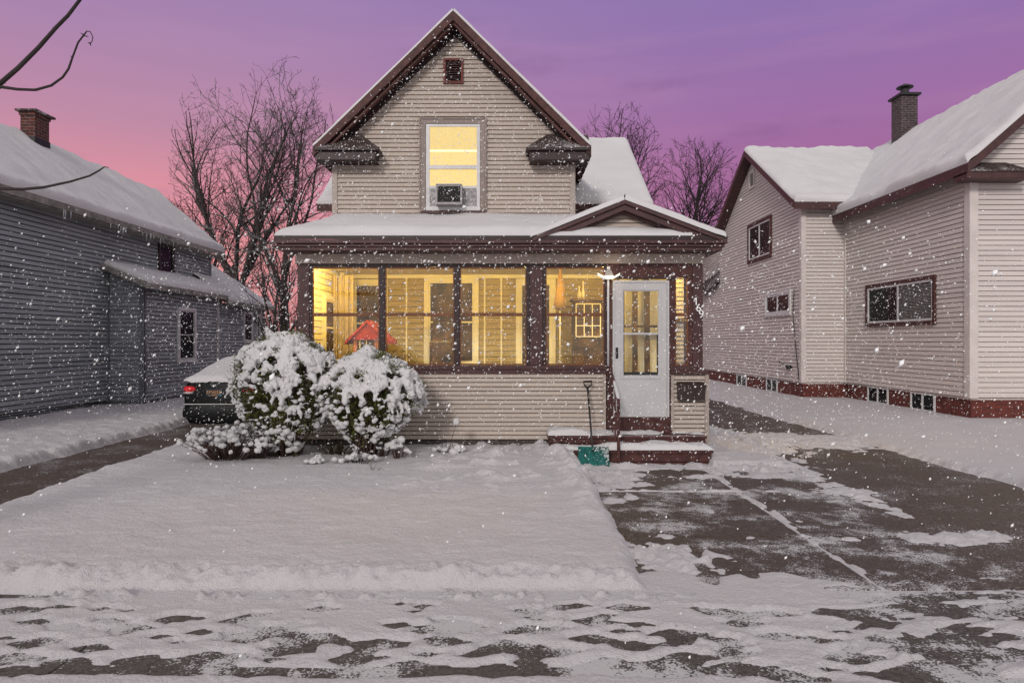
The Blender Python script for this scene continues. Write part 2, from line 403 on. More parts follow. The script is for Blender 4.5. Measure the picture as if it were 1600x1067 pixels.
# ------------------------------------------------------------------ ground: paving sheets and the snow lying over them
PV = -0.12
big = MB(); big.box(-500, 500, -60, 900, PV-0.5, PV-0.02); big.build('ground', M['earth'], kind='structure')
def sheet(name, x0, x1, y0, y1, z, m):
    me = bpy.data.meshes.new(name); b = MB(); b.box(x0, x1, y0, y1, z-0.03, z); b.build(name, m, kind='structure')
sheet('left_driveway', -8.0, -4.9, 4.72, 26, PV, M['asphalt'])
sheet('right_driveway', 3.72, 6.6, 4.72, 34, PV, M['asphalt'])
# walkway slabs with open joints
wk = MB()
for (x0, x1) in ((0.70, 2.56), (2.60, 3.745)):
    ys = [4.72, 6.02, 7.33, 8.64, 9.95, 11.3, 12.6]
    for a, b_ in zip(ys[:-1], ys[1:]): wk.box(x0, x1, a+0.019, b_-0.019, PV-0.06, PV+0.003)
wk.build('walkway', M['concrete'], kind='structure')
sw = MB()
xs = [-24+1.35*i for i in range(36)]
for a, b_ in zip(xs[:-1], xs[1:]): sw.box(a+0.006, b_-0.006, 3.3, 4.70, PV-0.06, PV+0.001)
sw.build('sidewalk', M['sidewalk'], kind='structure')

def gp(u, v, z=PV):
    Y = (EYE-z)*F/(v-533.5); return ((u-800)/F*Y, Y)
PRINTS = [(a_, b_, c_*.92) for a_, b_, c_ in [(280,968,1.0),(378,970,.9),(205,982,1.1),(105,980,.9),(60,1005,1.0),(150,1014,.9),(430,988,1.1),(500,1000,1.3),(395,1000,.9),
    (590,1008,1.2),(700,1002,1.1),(452,1016,1.0),(800,1012,1.2),(865,1020,1.0),(712,979,1.2),(830,985,1.1),(935,972,1.0),(980,950,.9),(1062,992,1.2),
    (1000,1010,1.0),(930,1000,1.0),(1135,958,1.1),(1160,975,.9),(1222,995,1.0),(1300,958,1.0),(1335,1028,1.1),(1280,1000,.8),(780,1049,1.1),(645,1045,1.2),
    (560,1030,1.0),(1160,1048,1.2),(1075,1030,1.1),(1240,1060,1.1),(330,1030,1.3),(230,1035,1.2),(110,1040,1.2),(20,1030,1.0),(960,1040,1.2),(1400,1010,1.0),
    (1420,1055,1.1),(880,950,.7),(1380,975,.8),(30,955,1.0),(90,950,.8),(1210,960,.9),(1500,1000,1.2),(1480,1045,1.3)]]
PRV = [(1088,868,.8),(1125,878,.9),(1092,884,.8),(1152,887,.8),(1108,905,.8),(1085,857,.6),(1170,896,.7)]   # prints climbing the walk
rng = np.random.RandomState(3)
EXTRA = [(float(rng.uniform(-40, 1560)), float(rng.uniform(944, 1062)), float(rng.uniform(.40, .72))) for _ in range(110)]

def snow_h(X, Y):
    """snow surface height above the paving level"""
    n1 = fbm(X, Y, 1.3, 3, 1); n2 = fbm(X, Y, 6.0, 3, 5); n3 = fbm(X, Y, 16.0, 2, 9)
    wob = 0.05*n1+0.035*n2+0.012*n3
    def prof(d, r): t = np.clip(d/r, 0, 1); return np.sqrt(np.clip(1-(1-t)**2, 0, 1))
    H = np.full_like(X, -0.03)
    # front lawn between driveway and walk
    d = np.minimum(np.minimum(X+5.17, 0.93-X), (Y-4.68)*1.0)+wob*np.where(Y < 5.2, 0.45, 0.9)
    lump = sstep(X, -1.9, -0.2)*sstep(Y, 6.6, 8.0)
    clods = np.maximum(0, fbm(X, Y, 4.5, 3, 21))*0.11*lump
    edge = np.exp(-((Y-4.78)/0.13)**2)*(0.045*n3+0.03*n2)
    lawn = 0.125+0.012*n1+0.007*n2+0.004*n3+0.006*fbm(X, Y, 30.0, 2, 15)+0.013*fbm(X, Y*2.4, 2.6, 4, 44, 0.6)+0.05*sstep(Y, 5.5, 9.5)+clods+edge
    lawn = lawn-0.008*np.exp(-((fbm(X, Y, 0.8, 2, 77))/0.2)**2)
    h = np.where(d > 0, prof(d, 0.17)*(lawn+0.03)-0.03, -0.03); H = np.maximum(H, h)
    # shovelled bank along the walk
    bk = np.exp(-((X-0.74)/0.17)**2)*sstep(Y, 5.6, 7.0)*(0.05+0.05*n2); H = np.where(d > 0.02, H+bk, H)
    # left verge, beyond the driveway
    d = (-6.70-X)+wob*1.4; h = np.where(d > 0, prof(d, 0.15)*(0.15+0.03*n2+0.02*n1+0.03), 0)-0.03
    h = np.where(Y > 4.68, h+np.where(d > 0, 0.05*sstep(-X, 7.0, 9.0), 0), h); H = np.maximum(H, h)
    # right verge up to the pale house
    d = (X-5.93)+wob*1.4; h = np.where(d > 0, prof(d, 0.25)*(0.125+0.012*n1+0.006*n2), 0)-0.03
    h = h+np.where(d > 0, 0.05*sstep(X, 6.2, 8.0), 0); H = np.maximum(H, np.where(Y > 5.0, h, -0.03))
    # scraps left on the paving: joint ridge, strips, patches
    ridge = 0.034*np.exp(-((X-2.60-0.05*n1-0.02*n2)/0.045)**2)*sstep(Y, 4.9, 5.3)*(1-sstep(Y, 9.3, 9.8))*(0.62+1.0*n2+0.7*n3)-0.008
    H = np.maximum(H, ridge)
    strip = 0.06*np.exp(-((X-3.84-0.10*n1)/0.16)**2)*sstep(Y, 5.9, 7.6)*(0.5+0.9*n2+0.5*n3+0.35*sstep(Y, 7.5, 10))-0.012
    H = np.maximum(H, strip)
    ridge = 0.03*np.exp(-((Y-7.83-0.02*n1)/0.035)**2)*(X > 0.9)*(X < 3.5)*(0.7+1.0*n2+0.6*n3-0.5*sstep(X, 2.3, 2.9))-0.008
    H = np.maximum(H, np.where((X > 0.9) & (X < 3.5), ridge, -0.03))
    def blob(u, v, ru, rv, top=0.05, rough=0.6):
        cx, cy = gp(u, v); ax = ru/F*cy; ay = abs(gp(u, v-rv)[1]-gp(u, v+rv)[1])/2
        q = 1-np.sqrt(((X-cx)/ax)**2+((Y-cy)/ay)**2)+rough*(n2*1.0+n1*0.5+n3*0.55)
        return np.clip(q*top*1.1, -0.02, top)*(1+0.4*n3)-0.003
    for b_ in ((1062,872,78,22,.05),(1475,842,62,10,.045),(1530,838,38,9,.04),(1440,838,30,7,.03),(1040,838,14,4,.02),(955,745,60,12,.05),(900,735,50,12,.06),
               (1140,712,90,26,.07),(1060,722,60,8,.04),(1160,690,60,22,.06),(1200,744,50,5,.03),(1225,742,40,4,.02),(1320,768,45,8,.03),
               (1290,692,70,11,.05),(1340,690,60,9,.05),(1215,683,60,9,.05),(1110,800,10,4,.02),(960,783,18,5,.03),(985,778,12,4,.03),(975,758,22,5,.04),(1005,757,15,4,.04),
               (1175,840,12,4,.02),(1250,815,9,3,.02),(1330,843,16,4,.02),(1100,745,30,4,.03),(930,762,26,5,.04)):
        H = np.maximum(H, blob(*b_))
    # wheel-packed snow further up the right driveway
    H = np.maximum(H, np.where((X > 3.2) & (X < 6.2), 0.04*np.exp(-((Y-12.2-0.1*n1)/0.28)**2)-0.008+0.01*n2, -0.03))
    H = np.maximum(H, np.where((X > 4.7) & (X < 5.0), -0.012+0.03*n2+0.01*n3, -0.03)-0.03*(1-sstep(Y, 12.5, 15)))
    # snow against the house
    H = np.maximum(H, np.where((Y > 9.3) & (Y < 24) & (X > 2.75) & (X < 3.75+0.3*n1), 0.08+0.03*n1+0.02*n2, -0.03))
    H = np.maximum(H, np.where((Y > 8.95+0.3*n1+0.1*n2) & (Y < 9.9) & (X > 0.4) & (X < 3.5), 0.035+0.03*n2+0.01*n3-0.02*sstep(X, 1.0, 1.6), -0.03))
    # heap thrown over the left end of the steps
    H = np.maximum(H, 0.33*np.exp(-((X-0.62)/0.30)**2-((Y-9.45)/0.34)**2)+0.03*n2-0.03)
    H = np.maximum(H, 0.12*np.exp(-((X-1.55)/0.28)**2-((Y-9.28)/0.14)**2)+0.02*n2-0.03)
    # pavement: trodden snow, thin and pitted, running out to the right
    cover = 1-sstep(X+0.7*n1, 1.8, 2.7)
    front = np.where(X > 0.85, 5.02+0.10*np.sin(X*7.5)*0.6+0.16*n1+0.05*n2, 5.2)
    d = np.minimum(front-Y, 10)
    thick = 0.016+0.007*n1+0.005*n2+0.003*n3
    streak = fbm(X*0.8+Y*0.9, Y*3.2-X*0.7, 2.6, 4, 91)
    thick = thick*(0.35+0.65*cover)+(1-cover)*(streak*0.05+0.012*n3-0.014)
    sdw = np.where(d > 0, prof(d, 0.10)*(thick+0.012)-0.012, -0.03)
    # packed slush band near the kerb
    dark = np.exp(-((Y-3.56-0.03*n1)/0.050)**2)*(1-sstep(X, 0.6, 1.7))
    sdw = sdw-dark*0.05*(0.8+0.6*n2)
    dark = np.exp(-((Y-4.60)/0.035)**2)*(1-sstep(X, -3.4, -2.9)); sdw = sdw-dark*0.08
    cl = np.maximum(0, fbm(X, Y, 17.0, 2, 61)-0.20)*0.10*np.exp(-((Y-4.56)/0.085)**2)*(X < 1.3)*(1-0.0*X); sdw = sdw+cl
    worn = sstep(fbm(X, Y*3.4, 1.5, 3, 55), 0.26, 0.62)*np.where(Y < 4.5, 1, 0)
    sdw = sdw-worn*(0.004+0.014*n3)
    for (u, v, s) in PRINTS+EXTRA:
        cx, cy = gp(u, v); a = 0.172*s; b_ = 0.086*s; al = 0.35*math.sin(u*7.7); xx = (X-cx)*math.cos(al)+(Y-cy)*math.sin(al)*0.8; yy = (Y-cy)-(X-cx)*math.sin(al)*0.5; waist = b_*(0.78+0.22*np.cos(xx/a*4.2+0.6)); r = np.exp(-(((xx+0.2*n2*a)/a)**2+((yy+0.2*n2*b_)/waist)**2)**2.2)
        sdw = sdw-r*(0.044+0.034*n3)+0.007*np.exp(-((np.sqrt(((X-cx)/a)**2+((Y-cy)/b_)**2)-1.35)/0.22)**2)*np.where(sdw > 0.0, 1, 0)
    H = np.where(Y < 5.2, np.maximum(H, np.where((Y < 4.9) | (X > 0.85), sdw, -0.03)), H)
    for (u, v, s) in PRV:
        cx, cy = gp(u, v); r = np.exp(-(((X-cx)/(0.075*s))**2+((Y-cy)/(0.13*s))**2)**1.5); H = H-r*0.06
    # roadside verge this side of the pavement
    d = 3.42-Y+0.03*n1; H = np.maximum(H, np.where(d > 0, prof(d, 0.12)*(0.03+0.01*n1+0.01*n2+0.02)-0.02, -0.03)*np.where(X < 3, 1, 0.2))
    return H

gx = np.arange(-9.2, 9.2, 0.023); gy = np.concatenate([np.arange(2.9, 8.0, 0.020), np.arange(8.0, 14.6, 0.035)])
X, Y = np.meshgrid(gx, gy)
Z = PV+snow_h(X, Y)
me = grid_mesh('snow_ground', np.stack([X, Y, Z], -1), M['snow'])
tag(link_mesh('snow_ground', me, origin=(0, 0, 0)), kind='structure')
def graded(lo, a, b, hi, st):
    c = list(np.arange(a, b, st)); s = st; x = a; L = []
    while x > lo: s *= 1.25; x -= s; L.append(x)
    s = st; x = c[-1]; Rr = []
    while x < hi: s *= 1.25; x += s; Rr.append(x)
    return np.array(L[::-1]+c+Rr)
gx = graded(-450, -16, 16, 450, 0.14); gy = graded(-50, -3, 34, 850, 0.14)
X, Y = np.meshgrid(gx, gy)
Z = PV+snow_h(X, Y)
Z = np.where((np.abs(X) < 8.9) & (Y > 3.2) & (Y < 14.3), PV-0.3, Z)
out = sstep(Y, 40, 60); Z = Z+out*0.3
# the gardens behind
Z = np.where(Y > 30, np.maximum(Z, PV+0.15), Z)
me = grid_mesh('snow_field', np.stack([X, Y, Z], -1), M['snow'])
tag(link_mesh('snow_field', me, origin=(0, 0, 0)), kind='structure')

# ------------------------------------------------------------------ siding, windows, snow slabs
def siding(name, m, parent, fr, poly, course=0.10, g=0.015, depth=0.016, gd=0.03, **t):
    zs = [p[1] for p in poly]; z = min(zs); zt = max(zs); b = MB()
    def span(zq):
        xs = []
        for i in range(len(poly)):
            (a0, b0), (a1, b1) = poly[i], poly[(i+1) % len(poly)]
            if abs(b1-b0) < 1e-9:
                if abs(zq-b0) < 1e-6: xs += [a0, a1]
                continue
            tt = (zq-b0)/(b1-b0)
            if -1e-9 <= tt <= 1+1e-9: xs.append(a0+(a1-a0)*tt)
        return (min(xs), max(xs)) if xs else (0, 0)
    while z < zt-1e-4:
        z1 = min(z+course, zt)
        gg = min(g, (z1-z)*0.5)
        a0, a1 = span(z+1e-6); c0, c1 = span(z1-1e-6)
        k = gg/(z1-z); m0 = a0+(c0-a0)*k; m1 = a1+(c1-a1)*k
        P = fr.p
        vs = [P(c0, 0.002, z1), P(c1, 0.002, z1), P(m1, depth, z+gg), P(m0, depth, z+gg),
              P(m1, -gd, z+gg), P(m0, -gd, z+gg), P(a1, -gd, z), P(a0, -gd, z), P(a1, 0.002, z), P(a0, 0.002, z)]
        b.add(vs, [(0, 3, 2, 1), (3, 5, 4, 2), (5, 7, 6, 4), (7, 9, 8, 6)])
        z = z1
    return b.build(name, m, parent, **t)

def window(parent, fr, s0, s1, z0, z1, casing=0.07, cm='plum', fm='white_paint', split='h', sash=0.045, glass='dark_glass', blind=None, name='window', label=None, sill=True, base=0.016):
    """window laid on a wall: casing is the part, sash / pane / blind its pieces"""
    c = MB()
    if casing > 0:
        c.box(s0, s1, base-0.03, base+0.045, z1-casing, z1, fr); c.box(s0, s1, base-0.03, base+0.05, z0, z0+casing, fr)
        c.box(s0, s0+casing, base-0.03, base+0.042, z0+casing, z1-casing, fr); c.box(s1-casing, s1, base-0.03, base+0.042, z0+casing, z1-casing, fr)
    else:
        c.box(s0, s1, base-0.03, base, z0, z1, fr)
    w_ = c.build(name, M[cm], parent, bevel=0.004)
    if label: w_['label'] = label
    a0, a1, b0, b1 = s0+casing, s1-casing, z0+casing, z1-casing
    f = MB(); o1 = base+0.03
    f.box(a0, a1, base-0.02, o1, b1-sash, b1, fr); f.box(a0, a1, base-0.02, o1, b0, b0+sash, fr)
    f.box(a0, a0+sash, base-0.02, o1-0.002, b0+sash, b1-sash, fr); f.box(a1-sash, a1, base-0.02, o1-0.002, b0+sash, b1-sash, fr)
    if split == 'h': f.box(a0+sash, a1-sash, base-0.015, o1-0.004, (b0+b1)/2-sash*0.5, (b0+b1)/2+sash*0.5, fr)
    if split == 'v': f.box((a0+a1)/2-sash*0.5, (a0+a1)/2+sash*0.5, base-0.015, o1-0.004, b0+sash, b1-sash, fr)
    f.build('sash', M[fm], w_, bevel=0.003)
    g = MB(); g.box(a0+sash*0.8, a1-sash*0.8, base-0.012, base+0.004, b0+sash*0.8, b1-sash*0.8, fr); g.build('pane', M[glass], w_)
    if blind:
        bl = MB(); q0, q1 = (a0+sash, (a0+a1)/2) if blind == 'half' else (a0+sash, a1-sash); z = b0+sash
        while z < b1-sash-0.02: bl.box(q0+0.01, q1-0.02, base+0.005, base+0.012, z, z+0.018, fr); z += 0.035
        bl.build('blind', M['blind'], w_)
    return w_

def edge_params(L, step, lo, hi):
    fine = [0, 0.008, 0.02, 0.04, 0.07, 0.11, 0.16]
    a = [x for x in fine if x < L*0.45] if lo else [0]
    b = [L-x for x in reversed(fine) if x < L*0.45] if hi else [L]
    s, e = a[-1], b[0]; n = max(1, int((e-s)/step))
    mid = [s+(e-s)*i/n for i in range(1, n)]
    return np.array(a+mid+b)/L
def snow_quad(parent, A, B, C, D, T=0.12, r=0.14, edges=(1, 1, 0, 1), step=0.08, over=0.03, rough=0.02, seed=0, name='snow', m='roof_snow', lift=0.006, wavy=0.0):
    """snow lying on the roof quad A B (eave, left to right) C D (ridge, right to left)"""
    A, B, C, D = [np.array(p, float) for p in (A, B, C, D)]
    Lu = max(np.linalg.norm(B-A), np.linalg.norm(C-D)); Lv = max(np.linalg.norm(D-A), np.linalg.norm(C-B))
    us = edge_params(Lu, step, edges[3], edges[1]); vs = edge_params(Lv, step, edges[0], edges[2])
    U, V = np.meshgrid(us, vs)
    P = (A*(1-U)[..., None]+B*U[..., None])*(1-V)[..., None]+(D*(1-U)[..., None]+C*U[..., None])*V[..., None]
    d = np.full(U.shape, 9.0)
    if edges[0]: d = np.minimum(d, V*Lv)
    if edges[1]: d = np.minimum(d, (1-U)*Lu)
    if edges[2]: d = np.minimum(d, (1-V)*Lv)
    if edges[3]: d = np.minimum(d, U*Lu)
    key = P[..., 0]*1.0+P[..., 2]*0.37; key2 = P[..., 1]+P[..., 2]*0.61
    n1 = fbm(key, key2, 1.1, 3, seed+3); n2 = fbm(key, key2, 5.0, 3, seed+8)
    t = np.clip(d/r, 0, 1); h = np.sqrt(np.clip(1-(1-t)**2, 0, 1))*(T+rough*n1*1.7+rough*0.8*n2+rough*0.8*np.sin((V*Lv+0.35*n1)*9.0)*np.clip(1-V*Lv/1.6, 0, 1)*0.5)
    nrm = np.cross(B-A, D-A); nrm = nrm/np.linalg.norm(nrm)
    if nrm[2] < 0: nrm = -nrm
    dirn = nrm*0.45+np.array([0, 0, 1])*0.55; dirn /= np.linalg.norm(dirn)
    P = P+dirn*(h+lift)[..., None]
    # belly over the free edges
    if edges[0]:
        outv = (A-D); outv[2] = 0; outv = outv/np.linalg.norm(outv); k = over*np.sin(np.pi*np.clip(V*Lv/(r*1.6), 0, 1))*(1+wavy*n2+0.5*n1)
        P = P+outv*k[..., None]
    me = grid_mesh(name, P, M[m])
    return link_mesh(name, me, parent)

def px(u, Y): return (u-800)/F*Y
def pz(v, Y): return EYE-(v-533.5)/F*Y

FRONT = lambda Y: Fr((0, Y), (1, 0), (0, -1))         # faces the street; s = world x
EAST = lambda X: Fr((X, 0), (0, 1), (1, 0))           # faces +x; s = world y
WEST = lambda X: Fr((X, 0), (0, 1), (-1, 0))
BACK = lambda Y: Fr((0, Y), (1, 0), (0, 1))

# ================================================================== MAIN HOUSE
H = empty('house', (-0.2, 13.0, PV), 'two-storey tan house in the middle with dark plum trim and a lit glazed porch', 'house', None)
YP = 10.2; YG = 12.4
FP = FRONT(YP); FG = FRONT(YG)
xp = lambda u: px(u, YP); zp = lambda v: pz(v, YP)
xL, xR = xp(465), xp(1106)

# upper gable wall
gx0, gx1 = px(521, YG), px(897, YG); zB = 3.6
ridgeX = px(708, 12.0); ridgeZ = pz(17, 12.0); eaveZ = pz(230, 12.0); eaveXl = px(489, 12.0); eaveXr = px(924, 12.0)
slope = (ridgeZ-eaveZ)/(ridgeX-eaveXl)
zw = lambda x: ridgeZ-0.2-slope*abs(x-ridgeX)
siding('gable_wall', M['vinyl'], H, FG, [(gx0, zB), (gx1, zB), (gx1, zw(gx1)), (ridgeX, zw(ridgeX)), (gx0, zw(gx0))], 0.0795, g=0.014)
b = MB()
b.box(gx0-0.02, gx0+0.075, -0.02, 0.03, 3.62, pz(248, YG), FG); b.box(gx1-0.075, gx1+0.02, -0.02, 0.03, 3.62, pz(248, YG), FG)
each(b, 'corner_board', M['vinyl_trim'], H, 0.004)
# side walls and rear body of the house
b = MB()
b.box(gx0+0.0, gx1-0.0, YG+0.03, 18.8, 0.3, 4.9)
b.box(px(495, 13.5)+0.25, 2.62, 13.95, 18.9, PV, 4.45)
b.build('wall', M['vinyl'], H)
siding('side_wall', M['vinyl'], H, EAST(gx1+0.0), [(YG, 3.0), (14, 3.0), (14, 4.9), (YG, 4.9)], 0.08)
# gable roof
for sgn, ex in ((-1, eaveXl), (1, eaveXr)):
    b = MB()
    q = [(ex, 12.0, eaveZ), (ridgeX, 12.0, ridgeZ), (ridgeX, 19.2, ridgeZ), (ex, 19.2, eaveZ)]
    if sgn > 0: q = q[::-1]
    b.prism(q, 0.16)
    # second moulding set back under the rake
    q2 = [(ex-sgn*0.05, 12.06, eaveZ-0.16), (ridgeX, 12.06, ridgeZ-0.16+0.0), (ridgeX, 12.14, ridgeZ-0.16), (ex-sgn*0.05, 12.14, eaveZ-0.16)]
    if sgn > 0: q2 = q2[::-1]
    b.prism(q2, 0.055)
    rf = b.build('roof', M['maroon'], H)
    # frieze board on the wall
    b = MB(); xa = gx0 if sgn < 0 else gx1
    q = [(xa, YG-0.045, zw(xa)+0.05), (ridgeX, YG-0.045, zw(ridgeX)+0.05), (ridgeX, YG+0.0, zw(ridgeX)+0.05), (xa, YG+0.0, zw(xa)+0.05)]
    if sgn > 0: q = q[::-1]
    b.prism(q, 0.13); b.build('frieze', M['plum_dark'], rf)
    A_, B_ = (ridgeX, 12.0, ridgeZ), (ex, 12.0, eaveZ); C_, D_ = (ex, 19.2, eaveZ), (ridgeX, 19.2, ridgeZ)
    snow_quad(rf, B_, C_, D_, A_, T=0.055, r=0.05, edges=(1, 0, 0, 1), step=0.12, over=0.01, rough=0.008, seed=4+sgn)
    # cornice return with its little pent roof
    s0, s1 = (px(492, 12.03), px(586, 12.03)) if sgn < 0 else (px(828, 12.03), px(922, 12.03))
    zt, zb = pz(236, 12.03), pz(250, 12.03); zk = pz(211, YG)-0.02
    i0, i1 = (s0, s1-0.30) if sgn < 0 else (s0+0.30, s1)
    o0, o1 = (s0-0.0, s1+0.07) if sgn < 0 else (s0-0.07, s1)
    b = MB(); b.box(s0, s1, 12.03, YG-0.001, zb, zt)
    b.box(o0, o1, 11.97, YG-0.002, zt, zt+0.045)
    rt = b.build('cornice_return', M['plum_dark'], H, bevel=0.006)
    b = MB(); b.hull8([(o0, 11.97, zt+0.047), (o1, 11.97, zt+0.047), (o1, YG-0.003, zt+0.047), (o0, YG-0.003, zt+0.047),
             (i0, YG-0.06, zk), (i1, YG-0.06, zk), (i1, YG-0.003, zk), (i0, YG-0.003, zk)])
    b.build('shingles', M['shingle'], rt)
# louvre vent
b = MB(); v0, v1, va, vb = px(693, YG), px(724, YG), pz(132, YG), pz(93, YG)
for bx_ in ((v0, v0+0.04, va, vb), (v1-0.04, v1, va, vb), (v0+0.04, v1-0.04, vb-0.035, vb), (v0+0.04, v1-0.04, va, va+0.035)):
    b.box(bx_[0], bx_[1], 0.0, 0.05, bx_[2], bx_[3], FG)
vent = b.build('vent', M['vent_red'], H)
b = MB(); z = va+0.04
b.box(v0+0.03, v1-0.03, 0.0, 0.017, va+0.02, vb-0.02, FG)
b.build('vent_back', M['black'], vent)
b = MB()
while z < vb-0.06:
    a0 = FG.p(v0+0.042, 0.02, z+0.03); b.hull8([FG.p(v0+0.042, 0.042, z), FG.p(v1-0.042, 0.042, z), FG.p(v1-0.042, 0.02, z+0.02), FG.p(v0+0.042, 0.02, z+0.02),
        FG.p(v0+0.042, 0.045, z+0.006), FG.p(v1-0.042, 0.045, z+0.006), FG.p(v1-0.042, 0.02, z+0.027), FG.p(v0+0.042, 0.02, z+0.027)]); z += 0.042
b.build('louvre', M['plum'], vent)
# upper window
s0, s1, z0, z1 = px(658, YG), px(758, YG), pz(330, YG), pz(188, YG)
b = MB()
b.box(s0, s1, -0.02, 0.05, z1-0.075, z1, FG); b.box(s0, s0+0.085, -0.02, 0.048, z0, z1-0.075, FG); b.box(s1-0.085, s1, -0.02, 0.048, z0, z1-0.075, FG)
b.box(s0-0.03, s0, -0.02, 0.065, z0, z1+0.03, FG); b.box(s1, s1+0.03, -0.02, 0.065, z0, z1+0.03, FG); b.box(s0, s1, -0.02, 0.067, z1, z1+0.03, FG)
uw = b.build('window', M['casing_tan'], H, bevel=0.004)
i0, i1, iz0, iz1 = s0+0.09, s1-0.09, z0+0.03, z1-0.08
zr0, zr1 = pz(265, YG), pz(260, YG); zlow = pz(291, YG)
b = MB()
b.box(i0, i1, 0.0, 0.035, iz1-0.05, iz1, FG); b.box(i0, i0+0.07, 0.0, 0.034, iz0, iz1-0.05, FG); b.box(i1-0.06, i1, 0.0, 0.034, iz0, iz1-0.05, FG)
b.box(i0+0.04, i1-0.04, 0.0, 0.042, zr0, zr1+0.01, FG); b.box(i0+0.04, i1-0.04, 0.0, 0.03, zlow-0.05, zlow, FG); b.box(i0, i1, 0.0, 0.05, iz0-0.03, iz0+0.05, FG)
b.build('sash', M['white_paint'], uw, bevel=0.003)
b = MB(); b.box(i0+0.05, i1-0.04, 0.016, 0.018, zr1, iz1-0.03, FG); b.box(i0+0.05, i1-0.04, 0.016, 0.018, zlow-0.02, zr0+0.0, FG)
b.build('shade', M['lit_blind'], uw)
b = MB(); z = zlow
while z < zr0-0.02: b.box(i0+0.05, i1-0.05, 0.019, 0.023, z, z+0.016, FG); z += 0.024
z = zr1+0.02
while z < pz(238, YG): b.box(i0+0.05, i1-0.05, 0.019, 0.023, z, z+0.018, FG); z += 0.026
b.build('blind', M['lit_blind_low'], uw)
b = MB(); zz = pz(238, YG); b.box(i0+0.07, i1-0.06, 0.019, 0.024, zz, zz+0.035, FG); b.build('rail', M['lit_strip'], uw)
b = MB(); b.box(i0+0.06, i1-0.06, 0.0, 0.024, iz0+0.04, zlow-0.04, FG); b.build('filler_panel', M['foil'], uw)
b = MB(); b.box(s0, s1, 0.0, 0.06, z0-0.05, z0, FG); b.build('sill', M['plum'], uw)

# air conditioner, sits in the window
a0, a1, az0, az1 = px(681, YG-0.25), px(722, YG-0.25), pz(320, YG-0.25), pz(289, YG-0.25)
AC = empty('air_conditioner', ((a0+a1)/2, YG-0.15, az0), 'grey box air conditioner jutting from the foot of the lit upstairs window', 'air conditioner')
b = MB(); y0 = YG-0.27
b.box(a0, a0+0.03, y0, YG-0.03, az0, az1); b.box(a1-0.03, a1, y0, YG-0.03, az0, az1); b.box(a0+0.03, a1-0.03, y0, YG-0.03, az1-0.03, az1); b.box(a0+0.03, a1-0.03, y0, YG-0.03, az0, az0+0.045)
b.build('housing', M['ac_grey'], AC, bevel=0.006)
b = MB(); b.box(a0+0.028, a1-0.028, y0+0.02, y0+0.2, az0+0.04, az1-0.028); b.build('grille', M['ac_grille'], AC)
b = MB()
for i in range(9):
    z = az0+0.06+i*(az1-az0-0.1)/9; b.box(a0+0.03, a1-0.03, y0+0.006, y0+0.012, z, z+0.005)
for i in range(12):
    x = a0+0.05+i*(a1-a0-0.08)/12; b.box(x, x+0.004, y0+0.013, y0+0.018, az0+0.045, az1-0.03)
each(b, 'fins', M['iron'], AC, 0.0)
snow_quad(AC, (a0, y0, az1), (a1, y0, az1), (a1, YG-0.06, az1), (a0, YG-0.06, az1), T=0.022, r=0.03, edges=(1, 1, 1, 1), step=0.03, over=0.0, rough=0.008)

# cross wing roof
Ye, Yr = 13.5, 16.5
ze_, zr_ = pz(313, Ye)-0.08, pz(219, Yr)-0.05
wxl, wxr = px(495, Ye), px(1021, Ye)
b = MB(); b.prism([(wxl, Ye, ze_), (wxr, Ye, ze_), (wxr, Yr, zr_), (wxl, Yr, zr_)], 0.14); b.prism([(wxl, Yr, zr_), (wxr, Yr, zr_), (wxr, 19.5, ze_), (wxl, 19.5, ze_)], 0.14)
rf = b.build('roof', M['maroon'], H)
snow_quad(rf, (wxl, Ye, ze_), (wxr, Ye, ze_), (wxr, Yr, zr_), (wxl, Yr, zr_), T=0.10, r=0.12, edges=(1, 1, 0, 1), step=0.1, over=0.02, seed=12)
b = MB(); b.hull8([(2.6, 14.0, 3.9), (2.62, 14.0, 3.9), (2.62, 19, 3.9), (2.6, 19, 3.9), (2.6, 16.4, zr_-0.2), (2.62, 16.4, zr_-0.2), (2.62, 16.6, zr_-0.2), (2.6, 16.6, zr_-0.2)])
b.build('wing_gable', M['vinyl'], H)

# ---- porch shell
zFl = 0.42
b = MB(); b.box(xL+0.11, xR-0.11, YP+0.13, YG, -0.05, zFl); b.build('porch_floor', M['room_floor'], H)
b = MB(); b.box(xL+0.02, xR-0.1, YP+0.05, YG, 2.80, 2.86); b.build('porch_ceiling', M['room_trim'], H)
b = MB(); b.box(xL-0.0, xR-0.03, -0.12, -0.02, -0.35, zp(687), FP); b.box(xL+0.02, xL+0.1, YP+0.1, YG, -0.3, 0.14); b.build('foundation', M['foundation'], H)
siding('porch_wall', M['vinyl'], H, FP, [(xL, zp(687)), (xp(946), zp(687)), (xp(946), zp(584)), (xL, zp(584))], 0.0655, g=0.013)
siding('porch_wall', M['vinyl'], H, FP, [(xp(1050), zp(690)), (xR, zp(690)), (xR, zp(584)), (xp(1050), zp(584))], 0.0655, g=0.015)
b = MB(); b.box(xL, xp(946), -0.12, -0.03, zp(687), zp(584), FP); b.box(xp(1050), xR, -0.12, -0.03, zp(687), zp(584), FP)
b.build('knee_wall', M['room_wall'], H)
b = MB(); b.box(xp(1101), xp(1107), -0.02, 0.03, zp(695), zp(586), FP); b.box(xp(1048), xp(1052.5), -0.02, 0.03, zp(672), zp(586), FP); b.box(xp(942), xp(946.5), -0.02, 0.028, zp(680), zp(586), FP); each(b, 'corner_board', M['vinyl_trim'], H, 0.004)
